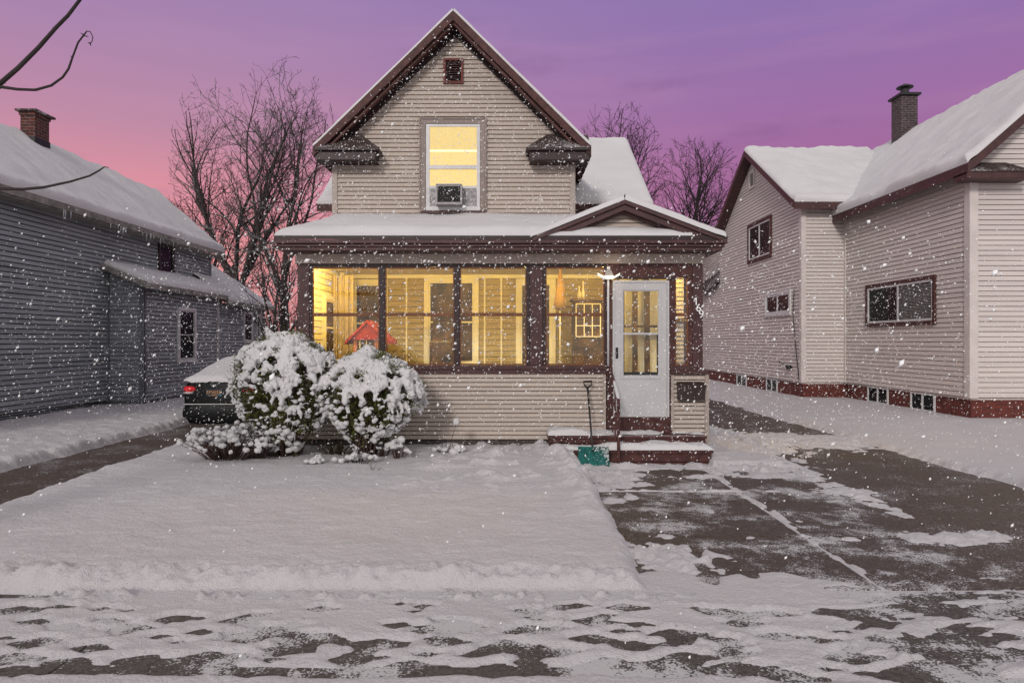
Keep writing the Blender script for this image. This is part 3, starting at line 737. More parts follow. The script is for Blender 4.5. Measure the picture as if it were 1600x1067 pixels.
# side walls of the porch: solid below, glazed above
xRw = xp(1098)
for X_, fr, xi in ((xL, WEST(xL), 0.06), (xRw, EAST(xRw), 0.06)):
    siding('porch_wall', M['vinyl'], H, fr, [(YP, 0.1), (YG, 0.1), (YG, 1.12), (YP, 1.12)], 0.0655)
    b = MB(); b.box(YP+0.08, YG, -0.10, -0.03, 0.1, 1.12, fr)
    for ys in (YP+0.9, YP+1.55): b.box(ys, ys+0.12, -0.09, 0.0, 1.12, 2.76, fr)
    b.box(YP+0.1, YG, -0.09, 0.02, 1.12, 1.22, fr); b.box(YP+0.1, YG, -0.09, 0.0, 2.66, 2.86, fr); b.box(YP+0.1, YG, -0.06, -0.03, 1.95, 1.99, fr)
    b.box(YG-0.12, YG, -0.09, 0.0, 1.22, 2.66, fr)
    each(b, 'side_frame', M['plum'], H, 0.0)
# eave, frieze
yE = 9.75; xe = lambda u: px(u, yE)
eL, eR = xe(428), xe(1137)
b = MB(); b.box(eL, eR, yE, YP+0.0, 3.0, 3.055); b.box(eL+0.03, eR-0.03, yE+0.035, YP-0.0, 2.955, 3.0); b.box(eL+0.06, eR-0.06, yE+0.06, YP-0.0, 2.905, 2.955)
b.box(eL+0.03, xL+0.05, YP, YG, 2.92, 3.0); b.box(xRw-0.05, eR-0.03, YP, YG, 2.92, 3.0)
b.build('eave', M['plum'], H, bevel=0.008)
b = MB(); b.box(xL, xRw, -0.05, 0.03, zp(412), 2.904, FP); b.box(YP-0.025, YG, -0.05, 0.028, zp(412), 2.915, EAST(xRw)); b.box(YP-0.025, YG, -0.05, 0.028, zp(412), 2.915, WEST(xL)); b.build('porch_frieze', M['frieze_tan'], H)
# porch roof
zb_ = 3.80
bl = px(519, YG)
b = MB(); b.prism([(eL, yE+0.002, 3.105), (eR, yE+0.002, 3.105), (3.0, YG, zb_), (bl, YG, zb_)], 0.048)
prf = b.build('porch_roof', M['plum_dark'], H)
snow_quad(prf, (eL+0.0, yE, 3.105), (eR-0.5, yE, 3.105), (2.2, YG, zb_), (bl, YG, zb_), T=0.115, r=0.24, edges=(1, 0, 0, 1), step=0.06, over=0.03, rough=0.018, seed=31)
# portico gable over the door
pX = px(976, yE); pZ = pz(313, yE); fl, frr = px(832, yE), px(1131, yE)
fz = 3.075
zz_ = lambda x: pZ-(pZ-fz)*((pX-x)/(pX-fl) if x < pX else (x-pX)/(frr-pX))
for ex in (fl, frr):
    b = MB(); sg = -1 if ex < pX else 1
    q = [(ex, yE-0.02, fz), (pX, yE-0.02, pZ), (pX, YG, pZ), (ex, YG, fz)]
    if sg > 0: q = q[::-1]
    b.prism(q, 0.05)
    q = [(ex-sg*0.1, yE+0.02, zz_(ex-sg*0.1)-0.05), (pX, yE+0.02, pZ-0.05), (pX, yE+0.12, pZ-0.05), (ex-sg*0.1, yE+0.12, zz_(ex-sg*0.1)-0.05)]
    if sg > 0: q = q[::-1]
    b.prism(q, 0.085)
    q = [(ex-sg*0.16, yE+0.10, zz_(ex-sg*0.16)-0.125), (pX, yE+0.10, pZ-0.125), (pX, yE+0.2, pZ-0.125), (ex-sg*0.16, yE+0.2, zz_(ex-sg*0.16)-0.125)]
    if sg > 0: q = q[::-1]
    b.prism(q, 0.04)
    pr = b.build('portico_roof', M['plum'], H)
    ex2 = ex+sg*0.03
    snow_quad(pr, (ex2, yE-0.02, fz), (ex2, YG-0.05, fz), (pX, YG-0.05, pZ), (pX, yE-0.02, pZ), T=0.085, r=0.085, edges=(1, 0, 0, 1), step=0.05, over=0.03, rough=0.012, seed=40+sg)
siding('pediment', M['vinyl'], H, FRONT(yE+0.22), [(px(880, 9.97), 3.07), (px(1070, 9.97), 3.07), (pX, pZ-0.10)], 0.062)
b = MB(); b.box(px(870, 9.95), px(1070, 9.95), yE+0.16, yE+0.25, 3.056, 3.12); b.build('pediment_ledge', M['plum_dark'], H)
snow_quad(H, (xe(925), yE+0.02, 3.056), (xe(1085), yE+0.02, 3.056), (xe(1085), yE+0.2, 3.056), (xe(925), yE+0.2, 3.056), T=0.016, r=0.05, edges=(1, 1, 0, 1), step=0.03, over=0.008, rough=0.014, name='ledge_snow')

# ---- porch front: posts, mullions, sills
b = MB()
b.box(xL, xp(484), -0.10, 0.012, zp(584), zp(412), FP)
b.box(xp(828), xp(848), -0.08, 0.0, zp(571), zp(416), FP)
b.box(xp(1082), xRw, -0.10, 0.012, zp(584), zp(412), FP)
each(b, 'post', M['plum'], H, 0.006)
b = MB()
b.box(xp(484), xp(948), -0.08, -0.005, zp(417), zp(412), FP)
for u0, u1 in ((484, 487.5), (592.5, 601.5), (709.5, 718.5), (822.5, 828), (848, 852.5), (944.5, 948)): b.box(xp(u0), xp(u1), -0.07, 0.006, zp(571), zp(417), FP)
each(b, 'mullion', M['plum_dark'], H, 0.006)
b = MB()
b.box(xp(463), xp(948), -0.10, 0.05, zp(577), zp(571), FP); b.box(xp(465), xp(948), -0.10, 0.03, zp(584), zp(577), FP)
b.box(xp(1047), xp(1106), -0.10, 0.05, zp(584), zp(578), FP); b.box(xp(1047), xp(1082), -0.10, 0.03, zp(578), zp(571), FP)
b.build('porch_sill', M['plum'], H, bevel=0.006)
b = MB()
b.box(xp(948), xp(1082), -0.08, 0.0, zp(434), zp(412), FP)
b.box(xp(948), xp(956), -0.08, 0.004, zp(676), zp(434), FP); b.box(xp(1045.5), xp(1055), -0.08, 0.004, zp(584), zp(434), FP); b.box(xp(1045.5), xp(1049), -0.08, 0.004, zp(676), zp(584), FP)
b.box(xp(1076), xp(1082), -0.08, 0.002, zp(571), zp(434), FP); b.box(xp(1055), xp(1076), -0.08, 0.001, zp(418), zp(434), FP) if False else None
b.box(xp(956), xp(1046), -0.08, 0.03, zp(676), zp(652), FP)
b.build('door_surround', M['maroon'], H, bevel=0.005)
b = MB(); b.box(xp(958), xp(1054), 0.0, 0.035, zp(436.5), zp(434), FP); each(b, 'drip_edge', M['plum_dark'], H, 0.0)

def porch_window(u0, u1, v0=417.5, v1=570.5, rail=True, rv=491.5):
    x0, x1, z0, z1 = xp(u0), xp(u1), zp(v1), zp(v0); t_ = 0.022
    f = MB(); f.box(x0, x1, -0.05, -0.01, z1-t_, z1, FP); f.box(x0, x1, -0.05, -0.01, z0, z0+t_, FP); f.box(x0, x0+t_*0.8, -0.05, -0.012, z0+t_, z1-t_, FP); f.box(x1-t_*0.8, x1, -0.05, -0.012, z0+t_, z1-t_, FP)
    w_ = f.build('window', M['rust'], H)
    if rail:
        f = MB(); zz = zp(rv); f.box(x0+t_, x1-t_, -0.045, -0.002, zz-0.024, zz+0.024, FP); f.build('meeting_rail', M['rust'], w_, bevel=0.004)
    g = MB(); g.box(x0+0.01, x1-0.01, -0.034, -0.030, z0+0.01, z1-0.01, FP); g.build('pane', M['glass'], w_)
for a in ((487.5, 592.5), (601.5, 709.5), (718.5, 822.5), (852.5, 944.5)): porch_window(*a)
porch_window(1055, 1076, 418, 571)

# ---- storm door
dx0, dx1, dz0, dz1 = xp(957), xp(1045), zp(651), zp(438.5)
gx_0, gx_1, gz_0, gz_1 = xp(974), xp(1028), zp(586), zp(455)
b = MB()
b.box(dx0, dx0+0.03, -0.05, 0.03, dz0, dz1, FP); b.box(dx1-0.03, dx1, -0.05, 0.03, dz0, dz1, FP); b.box(dx0+0.03, dx1-0.03, -0.05, 0.03, dz1-0.03, dz1, FP)
for bx_ in ((dx0+0.034, gx_0, dz0, dz1-0.033), (gx_1, dx1-0.034, dz0, dz1-0.033), (gx_0, gx_1, gz_1, dz1-0.033), (gx_0, gx_1, dz0, gz_0)):
    b.box(bx_[0], bx_[1], -0.03, 0.018, bx_[2], bx_[3], FP)
door = b.build('door', M['door_white'], H)
b = MB(); o = 0.045
for bx_ in ((gx_0-o, gx_0-0.012, gz_0-o*1.3, gz_1+o), (gx_1+0.012, gx_1+o, gz_0-o*1.3, gz_1+o), (gx_0-0.012, gx_1+0.012, gz_1+0.012, gz_1+o), (gx_0-0.012, gx_1+0.012, gz_0-o*1.3, gz_0-0.02)):
    b.box(bx_[0], bx_[1], 0.018, 0.028, bx_[2], bx_[3], FP)
b.box(gx_0, gx_1, -0.01, 0.024, zp(523), zp(520), FP)
b.build('glass_frame', M['door_white'], door, bevel=0.003)
b = MB(); b.box(gx_0, gx_0+0.014, -0.02, 0.012, gz_0, gz_1, FP); b.box(gx_1-0.014, gx_1, -0.02, 0.012, gz_0, zp(523), FP); b.box(gx_0+0.014, gx_1-0.014, -0.02, 0.014, gz_0, gz_0+0.045, FP); b.build('gasket', M['iron'], door)
b = MB(); b.box(gx_0, gx_1, -0.012, -0.008, gz_0, gz_1, FP); b.build('pane', M['glass'], door)
b = MB(); hx = xp(963.5); b.box(hx-0.018, hx+0.018, 0.018, 0.024, zp(560), zp(543), FP)
b.tube([FP.p(hx-0.004, 0.024, zp(544.5)), FP.p(hx, 0.055, zp(547)), FP.p(hx+0.006, 0.062, zp(551)), FP.p(hx, 0.055, zp(556)), FP.p(hx-0.004, 0.024, zp(558.5))], 0.008)
b.build('handle', M['iron'], door, smooth=True)

# ---- conduit and twin-head security light
b = MB(); b.tube([FP.p(xp(950), 0.022, zp(436)), FP.p(xp(950), 0.022, zp(572))], 0.017, 8); b.build('conduit', M['white_paint'], H, smooth=True)
sx0 = xp(950.5)
b = MB(); b.box(sx0-0.024, sx0+0.024, 0.0, 0.04, zp(422), zp(416.5), FP)
sec = b.build('security_light', M['white_paint'], H, bevel=0.004)
b = MB(); P = FP.p
b.hull8([P(sx0-0.062, 0.0, zp(430.5)), P(sx0+0.062, 0.0, zp(430.5)), P(sx0+0.062, 0.09, zp(430.5)), P(sx0-0.062, 0.09, zp(430.5)),
         P(sx0-0.035, 0.0, zp(422.5)), P(sx0+0.035, 0.0, zp(422.5)), P(sx0+0.035, 0.06, zp(422.5)), P(sx0-0.035, 0.06, zp(422.5))])
b.build('light_body', M['ac_grey'], sec, bevel=0.004)
b = MB(); b.box(sx0-0.065, sx0+0.065, 0.01, 0.10, zp(436.5), zp(431.5), FP); b.build('sensor_box', M['lamp_on'], sec)
for sg in (-1, 1):
    b = MB(); b.hull8([P(sx0+sg*0.07, 0.02, zp(436)), P(sx0+sg*0.155, 0.02, zp(431)), P(sx0+sg*0.155, 0.08, zp(431)), P(sx0+sg*0.07, 0.08, zp(436)),
        P(sx0+sg*0.07, 0.02, zp(433)), P(sx0+sg*0.165, 0.02, zp(427)), P(sx0+sg*0.165, 0.08, zp(427)), P(sx0+sg*0.07, 0.08, zp(433))])
    b.build('lamp_head', M['lamp_on'], sec)
def lamp(name, loc, power, col, r=0.1):
    l = bpy.data.lights.new(name, 'POINT'); l.energy = power; l.color = col; l.shadow_soft_size = r
    o = bpy.data.objects.new(name, l); COL.objects.link(o); o.location = loc; return o
lamp('security_lamp_light', (sx0+0.02, YP-0.28, zp(428)), 1.2, (1.0, 0.82, 0.6), 0.06)

# ---- house number
def text_mesh(body, size, m, parent, name, loc, rot, depth=0.004, label=None):
    cu = bpy.data.curves.new(name, 'FONT'); cu.body = body; cu.size = size; cu.extrude = depth; cu.align_x = 'CENTER'; cu.align_y = 'CENTER'
    tmp = bpy.data.objects.new('tmp', cu); COL.objects.link(tmp)
    me = bpy.data.meshes.new_from_object(tmp); bpy.data.objects.remove(tmp)
    mt = Matrix.Translation(loc) @ rot.to_4x4(); me.transform(mt); me.materials.clear(); me.materials.append(m)
    return link_mesh(name, me, parent)
RF = Matrix.Rotation(R(90), 3, 'X')
for ch, u, v in (('1', 1087.0, 471.5), ('6', 1090.8, 481.5), ('9', 1095, 491.5)):
    text_mesh(ch, 0.165, M['flake'], H, 'house_number', (xp(u), YP-0.024, zp(v)), RF, 0.006)

# ---- mailbox on the wall
mx0, mx1, mz0, mz1 = xp(1056), xp(1100), zp(624), zp(601)
b = MB(); b.box(mx0+0.01, mx1-0.01, 0.016, 0.13, mz0, mz1, FP); mb = b.build('mailbox', M['mailbox'], H, bevel=0.012)
b = MB(); b.hull8([P(mx0, 0.016, mz1), P(mx1, 0.016, mz1), P(mx1, 0.15, mz1-0.03), P(mx0, 0.15, mz1-0.03), P(mx0, 0.016, mz1+0.05), P(mx1, 0.016, mz1+0.05), P(mx1, 0.15, mz1), P(mx0, 0.15, mz1)])
b.build('lid', M['mailbox'], mb, bevel=0.008)

# ---- steps
def plank_step(u0, u1, Yf, Yb, zt, zb2):
    x0, x1 = px(u0, Yf), px(u1, Yf); b = MB(); mid = (zt-0.04+zb2)/2
    b.box(x0, x1, Yf, Yb, zt-0.04, zt); b.box(x0+0.02, x1-0.02, Yf+0.025, Yb, mid+0.004, zt-0.041); b.box(x0+0.02, x1-0.02, Yf+0.02, Yb, zb2, mid-0.004)
    o = b.build('step', M['maroon'], H, bevel=0.005); return o, x0, x1
st, x0, x1 = plank_step(856, 1105, 9.85, YP-0.01, pz(681, 9.85), 0.05)
snow_quad(st, (x0, 9.855, pz(681, 9.85)), (x1, 9.855, pz(681, 9.85)), (x1, YP-0.02, pz(681, 9.85)), (x0, YP-0.02, pz(681, 9.85)), T=0.04, r=0.06, edges=(1, 1, 0, 1), step=0.02, over=0.008, rough=0.045, seed=51, wavy=0.8)
st, x0, x1 = plank_step(870, 1115, 9.5, 9.865, pz(704, 9.5), -0.2)
snow_quad(st, (x0, 9.505, pz(704, 9.5)), (x1, 9.505, pz(704, 9.5)), (x1, 9.86, pz(704, 9.5)), (x0, 9.86, pz(704, 9.5)), T=0.035, r=0.12, edges=(1, 1, 0, 1), step=0.02, over=0.008, rough=0.045, seed=57, wavy=0.8)

# ---- handrail
b = MB()
pA = (xp(953), YP-0.03, zp(576)); pB = (px(965, 9.5), 9.42, pz(626, 9.42))
b.beam(pA, pB, 0.035, 0.05)
b.beam((pA[0], pA[1]-0.03, pA[2]-0.32), (pB[0], pB[1], pB[2]-0.28), 0.02, 0.03)
b.build('handrail', M['maroon'], H, bevel=0.004)
b = MB(); b.box(pB[0]-0.02, pB[0]+0.02, pB[1]-0.02, pB[1]+0.02, -0.14, pB[2]+0.01); hr = b.build('rail_post', M['maroon'], H, bevel=0.004)
b = MB()
for t_ in (0.3, 0.62):
    q = Vector(pA).lerp(Vector(pB), t_); b.box(q.x-0.01, q.x+0.01, q.y-0.01, q.y+0.01, 0.1 if t_ > 0.5 else 0.28, q.z-0.02)
each(b, 'baluster', M['maroon'], H, 0.0)
b = MB(); q0 = Vector(pA).lerp(Vector(pB), 0.45)+Vector((0, 0, 0.028)); q1 = Vector(pB)+Vector((0, 0, 0.028))
pts = [q0.lerp(q1, i/8) for i in range(9)]; b.tube(pts, [0.006, 0.02, 0.024, 0.02, 0.028, 0.022, 0.026, 0.026, 0.012], 8); b.build('rail_snow', M['clump_snow'], H, smooth=True)

# ---- inside the porch
FI = FRONT(YG-0.06)
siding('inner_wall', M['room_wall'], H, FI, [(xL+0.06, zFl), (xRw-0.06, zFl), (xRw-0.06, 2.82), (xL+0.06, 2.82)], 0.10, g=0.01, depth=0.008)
xi = lambda u: px(u, YG-0.06); zi = lambda v: pz(v, YG-0.06)
def inner_window(u0, u1, v0, v1, split='h', m='room_dark'):
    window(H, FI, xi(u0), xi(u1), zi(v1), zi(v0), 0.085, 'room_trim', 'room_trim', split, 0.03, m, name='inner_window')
inner_window(663, 748, 433, 574)
inner_window(548, 606, 437, 574)
inner_window(806, 868, 436, 585, None)
b = MB()
for u in (634, 756, 782): b.box(xi(u), xi(u)+0.03, 0.009, 0.02, zFl, 2.8, FI)
b.box(xL+0.06, xRw-0.06, 0.009, 0.03, 2.74, 2.8, FI)
each(b, 'inner_batten', M['room_trim'], H, 0.0)
b = MB(); b.box(xi(541), xi(546), 0.3, 0.42, zFl, 2.8, FI); b.build('inner_post', M['room_trim'], H)
siding('sky_blocker', M['room_trim'], H, Fr((xL+0.14, 0), (0, 1), (1, 0)), [(YP+0.12, 1.12), (YG-0.08, 1.12), (YG-0.08, 2.8), (YP+0.12, 2.8)], 0.10, g=0.01, depth=0.008)  # added panel, covers the left glazing to block the pink sky
window(H, Fr((xL+0.14, 0), (0, 1), (1, 0)), 11.0, 11.75, 1.3, 2.35, 0.07, 'room_trim', 'room_trim', 'h', 0.03, 'room_dark')  # dark window-like rectangle on the added panel
b = MB(); n_ = 22
for i in range(n_):
    x = px(496, 11.6)+i*0.028; d_ = 0.03*math.sin(i*1.7); b.box(x, x+0.026, 11.6+d_, 11.62+d_, 1.25, 2.72)
b.build('curtain', M['curtain'], H)
# dark bars added behind the door glass in place of reflected street trunks
b = MB()
for u in (992, 1011): b.box(px(u-3.6, 11.9), px(u+3.6, 11.9), 11.85, 11.95, zFl, 2.8)
b.box(px(975, 11.9), px(1040, 11.9), 11.87, 11.93, zp(508), zp(504)); b.build('reflection_bars', M['room_dark'], H)
b = MB(); b.box(px(968, 12.2), px(1046, 12.2), 12.2, 12.25, 0.75, 2.8); b.build('reflection_panel', M['room_trim'], H)  # pale panel added so the door glass looks bright, like a reflection
siding('reflection_siding', M['frame_grey'], H, FRONT(10.9), [(px(1052, 10.9), zFl), (xRw-0.11, zFl), (xRw-0.11, 2.79), (px(1052, 10.9), 2.79)], 0.07, g=0.012)  # pale siding added behind the sidelight to stand for its bright reflection
b = MB(); b.box(px(1050, 10.85), px(1082, 10.85), 10.83, 10.87, zp(500), zp(495)); b.build('inner_rail', M['room_dark'], H)

# cabinet with a glazed front, standing in the porch
cx0, cx1 = px(897, 11.6), px(948, 11.6)
CB = empty('cabinet', ((cx0+cx1)/2, 11.8, zFl), 'dark cabinet with a pale-barred glass front inside the porch, left of the white door', 'cabinet')
b = MB(); b.box(cx0, cx1, 11.6, 12.1, zFl, pz(470, 11.6)); b.build('carcass', M['room_dark'], CB, bevel=0.01)
b = MB(); ca, cb_, cz0, cz1 = px(900, 11.6), px(938, 11.6), pz(526, 11.6), pz(475, 11.6); n_ = 3
for i in range(n_+1): x = ca+(cb_-ca)*i/n_; b.box(x-0.008, x+0.008, 11.575, 11.599, cz0, cz1)
for i in range(4): z = cz0+(cz1-cz0)*i/3; b.box(ca, cb_, 11.580, 11.598, z-0.008, z+0.008)
b.build('glazing_bars', M['room_trim'], CB)
b = MB(); b.box(cx0-0.03, cx1+0.03, 11.57, 12.1, pz(470, 11.6), pz(466, 11.6)); b.build('cabinet_top', M['room_floor'], CB)
for i, (u, h_, r_) in enumerate(((905, 0.22, 0.035), (911, 0.3, 0.03))):
    b = MB(); x = px(u, 11.75); zt = pz(466, 11.6); b.tube([(x, 11.75, zt), (x, 11.75, zt+0.08), (x, 11.75, zt+h_*0.7), (x, 11.75, zt+h_)], [r_, r_*1.1, r_*0.4, r_*0.5], 10)
    b.build('bottle', M['room_trim'], None, True, label=('shorter' if i == 0 else 'taller')+' pale bottle standing on the dark cabinet in the porch', cat='bottle', group='bottles on the cabinet')
# folded parasol / hanging cloth
b = MB(); x = px(875, 11.3)
b.tube([(x, 11.3, 0.5), (x, 11.3, 2.72)], 0.012, 8); sh = b.build('folded_parasol', M['room_trim'], None, True, label='folded gold parasol standing upright behind the window next to the door', cat='parasol')
b = MB(); b.tube([(x, 11.3, pz(418, 11.3)), (x+0.005, 11.3, pz(440, 11.3)), (x, 11.3, pz(465, 11.3)), (x-0.01, 11.3, pz(482, 11.3)), (x-0.01, 11.3, pz(484, 11.3))], [0.012, 0.055, 0.09, 0.105, 0.02], 9); b.build('canopy', M['cloth_gold'], sh, True)
# red toy playhouse
ty = 11.0
TH = empty('playhouse', (px(575, ty), ty+0.3, zFl), 'red and salmon toy playhouse behind the leftmost porch window', 'playhouse')
tx0, tx1 = px(552, ty), px(596, ty)
b = MB(); b.box(tx0, tx1, ty, ty+0.6, zFl, pz(520, ty)); b.add([(tx0, ty, pz(520, ty)), (tx1, ty, pz(520, ty)), ((tx0+tx1)/2, ty, pz(503, ty)), (tx0, ty+0.6, pz(520, ty)), (tx1, ty+0.6, pz(520, ty)), ((tx0+tx1)/2, ty+0.6, pz(503, ty))], [(0, 1, 2), (5, 4, 3)])
b.build('walls', M['toy_salmon'], TH)
b = MB()
rx = (tx0+tx1)/2
for ex in (px(540, ty), px(610, ty)):
    sg = -1 if ex < rx else 1
    q = [(ex, ty-0.06, pz(533, ty)), (rx, ty-0.06, pz(500, ty)), (rx, ty+0.66, pz(500, ty)), (ex, ty+0.66, pz(533, ty))]
    if sg > 0: q = q[::-1]
    b.prism(q, 0.05)
b.add([(px(543, ty), ty-0.03, pz(531, ty)), (px(607, ty), ty-0.03, pz(531, ty)), (rx, ty-0.03, pz(502, ty)), (px(543, ty), ty-0.01, pz(531, ty)), (px(607, ty), ty-0.01, pz(531, ty)), (rx, ty-0.01, pz(502, ty))], [(0, 1, 2), (5, 4, 3), (0, 3, 4, 1), (1, 4, 5, 2), (2, 5, 3, 0)])
b.build('roof', M['toy_red'], TH)
b = MB()
for u in (562, 572): b.box(px(u, ty), px(u, ty)+0.012, ty-0.012, ty-0.002, pz(560, ty), pz(516, ty))
b.box(px(556, ty), px(585, ty), ty-0.009, ty-0.001, pz(560, ty), pz(518, ty)) if False else None
b.build('trim', M['room_trim'], TH)
b = MB(); b.box(px(558, ty), px(585, ty), ty-0.006, ty-0.001, pz(558, ty), pz(516, ty)); b.build('opening', M['room_dark'], TH)
# dark armchair-like heap behind the second window
b = MB(); ax = px(692, 11.7)
b.box(px(672, 11.7), px(708, 11.7), 11.55, 12.1, zFl, pz(530, 11.7)); so_ = b.build('armchair', M['room_dark'], None, bevel=0.06, label='dark armchair behind the second porch window from the left', cat='armchair')
b = MB(); b.box(px(672, 11.7), px(708, 11.7), 11.98, 12.15, pz(540, 11.7), pz(500, 11.7)); b.build('backrest', M['room_dark'], so_, bevel=0.05)
for i, x in enumerate((-2.6, -1.2, 0.2, 1.4, 2.35)):
    b = MB(); b.tube([(x, 10.44, 2.80), (x, 10.44, 2.77)], [0.05, 0.045], 12)
    b.build('ceiling_lamp', M['lamp_ceiling'], H, True)
    lamp('porch_lamp_light', (x, 10.46, 2.74), 38, (1.0, 0.67, 0.17), 0.04)

# ================================================================== LEFT HOUSE (grey)
L = empty('house', (-11.5, 17, PV), 'blue-grey clapboard house on the left with a lean-to and snowy roof', 'house')
XA = -9.8; XB = -8.95
siding('side_wall', M['grey_siding'], L, EAST(XA), [(8.0, 0.14), (22.2, 0.14), (22.2, 4.45), (8.0, 4.45)], 0.1, g=0.019, depth=0.02)
siding('lean_to_wall', M['grey_siding'], L, EAST(XB), [(16.6, 0.14), (20.75, 0.14), (20.75, 2.98), (16.6, 2.98)], 0.1, g=0.019, depth=0.02)
siding('lean_to_front', M['grey_siding'], L, FRONT(16.6), [(XA, 0.14), (XB, 0.14), (XB, 2.98), (XA, 3.38)], 0.1, g=0.019, depth=0.02)
XC = -9.0
siding('rear_wall', M['grey_siding'], L, EAST(XC), [(20.78, 0.14), (24.5, 0.14), (24.5, 2.8), (20.78, 2.8)], 0.1, g=0.019, depth=0.02)
b = MB(); b.box(-13.6, XA-0.03, 8.0, 22.2, 0.1, 4.4); b.box(-13.2, XC-0.03, 20.8, 24.5, 0.1, 2.75); b.box(XA-0.02, XB-0.03, 16.63, 20.7, 0.1, 2.9)
b.build('wall', M['grey_siding'], L)
b = MB(); b.box(-13.6, XA-0.04, 8.0, 22.2, -0.3, 0.139); b.box(XA-0.04, XB-0.04, 16.64, 20.75, -0.3, 0.139); b.box(-13, XC-0.05, 20.751, 24.5, -0.3, 0.139); b.build('foundation', M['foundation'], L)
b = MB(); b.box(16.55, 16.68, 0, 0.03, 0.12, 2.95, EAST(XB)); b.box(XB-0.10, XB+0.03, 0, 0.032, 0.12, 2.95, FRONT(16.6)); each(b, 'corner_board', M['grey_trim'], L, 0.0)
b = MB(); b.box(20.68, 20.8, 0, 0.035, 0.12, 2.9, EAST(XB)); b.box(24.42, 24.5, 0, 0.03, 0.12, 2.75, EAST(XC)); each(b, 'corner_board', M['frame_grey'], L, 0.0)
b = MB(); b.box(22.1, 22.2, 0, 0.03, 3.4, 4.4, EAST(XA)); b.box(16.5, 16.58, 0, 0.03, 0.14, 3.3, EAST(XA)); each(b, 'corner_board', M['grey_trim'], L, 0.0)
# roofs
Ez, Ex, Rz, Rx = 4.50, -9.42, 6.42, -11.6
b = MB(); b.prism([(Ex, 7.5, Ez), (Ex, 22.35, Ez), (Rx, 22.35, Rz), (Rx, 7.5, Rz)], 0.14); b.prism([(Rx, 7.5, Rz), (Rx, 22.35, Rz), (2*Rx-Ex, 22.35, Ez), (2*Rx-Ex, 7.5, Ez)], 0.14)
b.box(XA, Ex-0.03, 7.6, 22.3, Ez-0.17, Ez-0.141)
rf = b.build('roof', M['fascia_grey'], L)
sn = snow_quad(rf, (Ex, 7.5, Ez), (Ex, 22.35, Ez), (Rx, 22.35, Rz), (Rx, 7.5, Rz), T=0.12, r=0.16, edges=(1, 1, 0, 0), step=0.11, over=0.03, rough=0.035, seed=61)
b = MB(); b.add([(XA-0.05, 22.19, 4.4), (-13.5, 22.19, 4.4), (Rx, 22.19, Rz-0.2)], [(0, 1, 2)]); b.build('gable', M['grey_siding'], L)
# chimney
b = MB(); b.box(-11.56, -11.22, 16.05, 16.55, 5.9, 7.0)
ch = b.build('chimney', M['chimney_brick'], rf)
b = MB(); b.box(-11.63, -11.13, 15.96, 16.66, 7.0, 7.045); b.build('chimney_cap', M['shingle'], rf)
b = MB(); b.box(-11.58, -11.20, 16.02, 16.58, 6.92, 6.999); b.build('corbel', M['chimney_brick'], rf)
b = MB(); b.box(-11.575, -11.205, 16.03, 16.57, 5.9, 6.42); b.build('flashing', M['iron'], rf)
# lean-to roof
b = MB(); b.prism([(-8.70, 16.2, 2.99), (-8.70, 21.1, 2.99), (XA+0.02, 21.1, 3.46), (XA+0.02, 16.2, 3.46)], 0.12)
rf2 = b.build('lean_to_roof', M['fascia_grey'], L)
snow_quad(rf2, (-8.70, 16.35, 2.99), (-8.70, 21.1, 2.99), (XA+0.02, 21.1, 3.46), (XA+0.02, 16.35, 3.46), T=0.11, r=0.15, edges=(1, 1, 0, 1), step=0.09, over=0.02, rough=0.02, seed=66)
# rear roof
b = MB(); b.prism([(-8.68, 20.9, 2.84), (-8.68, 24.75, 2.84), (-10.95, 24.75, 4.32), (-10.95, 20.9, 4.32)], 0.12); b.prism([(-10.95, 20.9, 4.32), (-10.95, 24.75, 4.32), (-13.2, 24.75, 2.84), (-13.2, 20.9, 2.84)], 0.12)
rf3 = b.build('rear_roof', M['fascia_grey'], L)
snow_quad(rf3, (-8.68, 20.9, 2.84), (-8.68, 24.75, 2.84), (-10.95, 24.75, 4.32), (-10.95, 20.9, 4.32), T=0.12, r=0.15, edges=(1, 1, 0, 0), step=0.1, over=0.02, seed=71)
# windows
def ysp(u, X_): return X_*F/(u-800)
window(L, EAST(XB), ysp(276, XB), ysp(304, XB), 1.03, 2.53, 0.09, 'white_paint', 'frame_grey', 'h', 0.035)
window(L, EAST(XA), ysp(246, XA), ysp(270, XA), 3.46, 4.33, 0.08, 'plum_dark', 'iron', None, 0.03)
window(L, EAST(XC), ysp(379, XC), ysp(393, XC), 1.55, 2.62, 0.08, 'white_paint', 'frame_grey', 'h', 0.035)
window(L, EAST(XC), 24.0, 24.3, 1.6, 2.55, 0.05, 'white_paint', 'frame_grey', 'h', 0.03)
b = MB(); b.tube([(XA+0.03, 8, 0.16), (XA+0.05, 12, 0.2), (XA+0.05, 14.4, 0.20), (XA+0.04, 16.4, 0.17)], 0.014, 6); b.build('cable', M['iron'], L, True)
# icicles
b = MB()
rr = random.Random(5)
for y0_, n_ in ((16.0, 7), (17.4, 6), (18.3, 3), (14.2, 3)):
    for i in range(n_):
        y = y0_+rr.uniform(0, 0.7); l_ = rr.uniform(0.06, 0.24); b.tube([(Ex+0.0, y, Ez-0.13), (Ex, y, Ez-0.13-l_*0.5), (Ex, y, Ez-0.13-l_)], [0.018, 0.011, 0.002], 5)
b.build('icicles', M['ice'], rf, True)

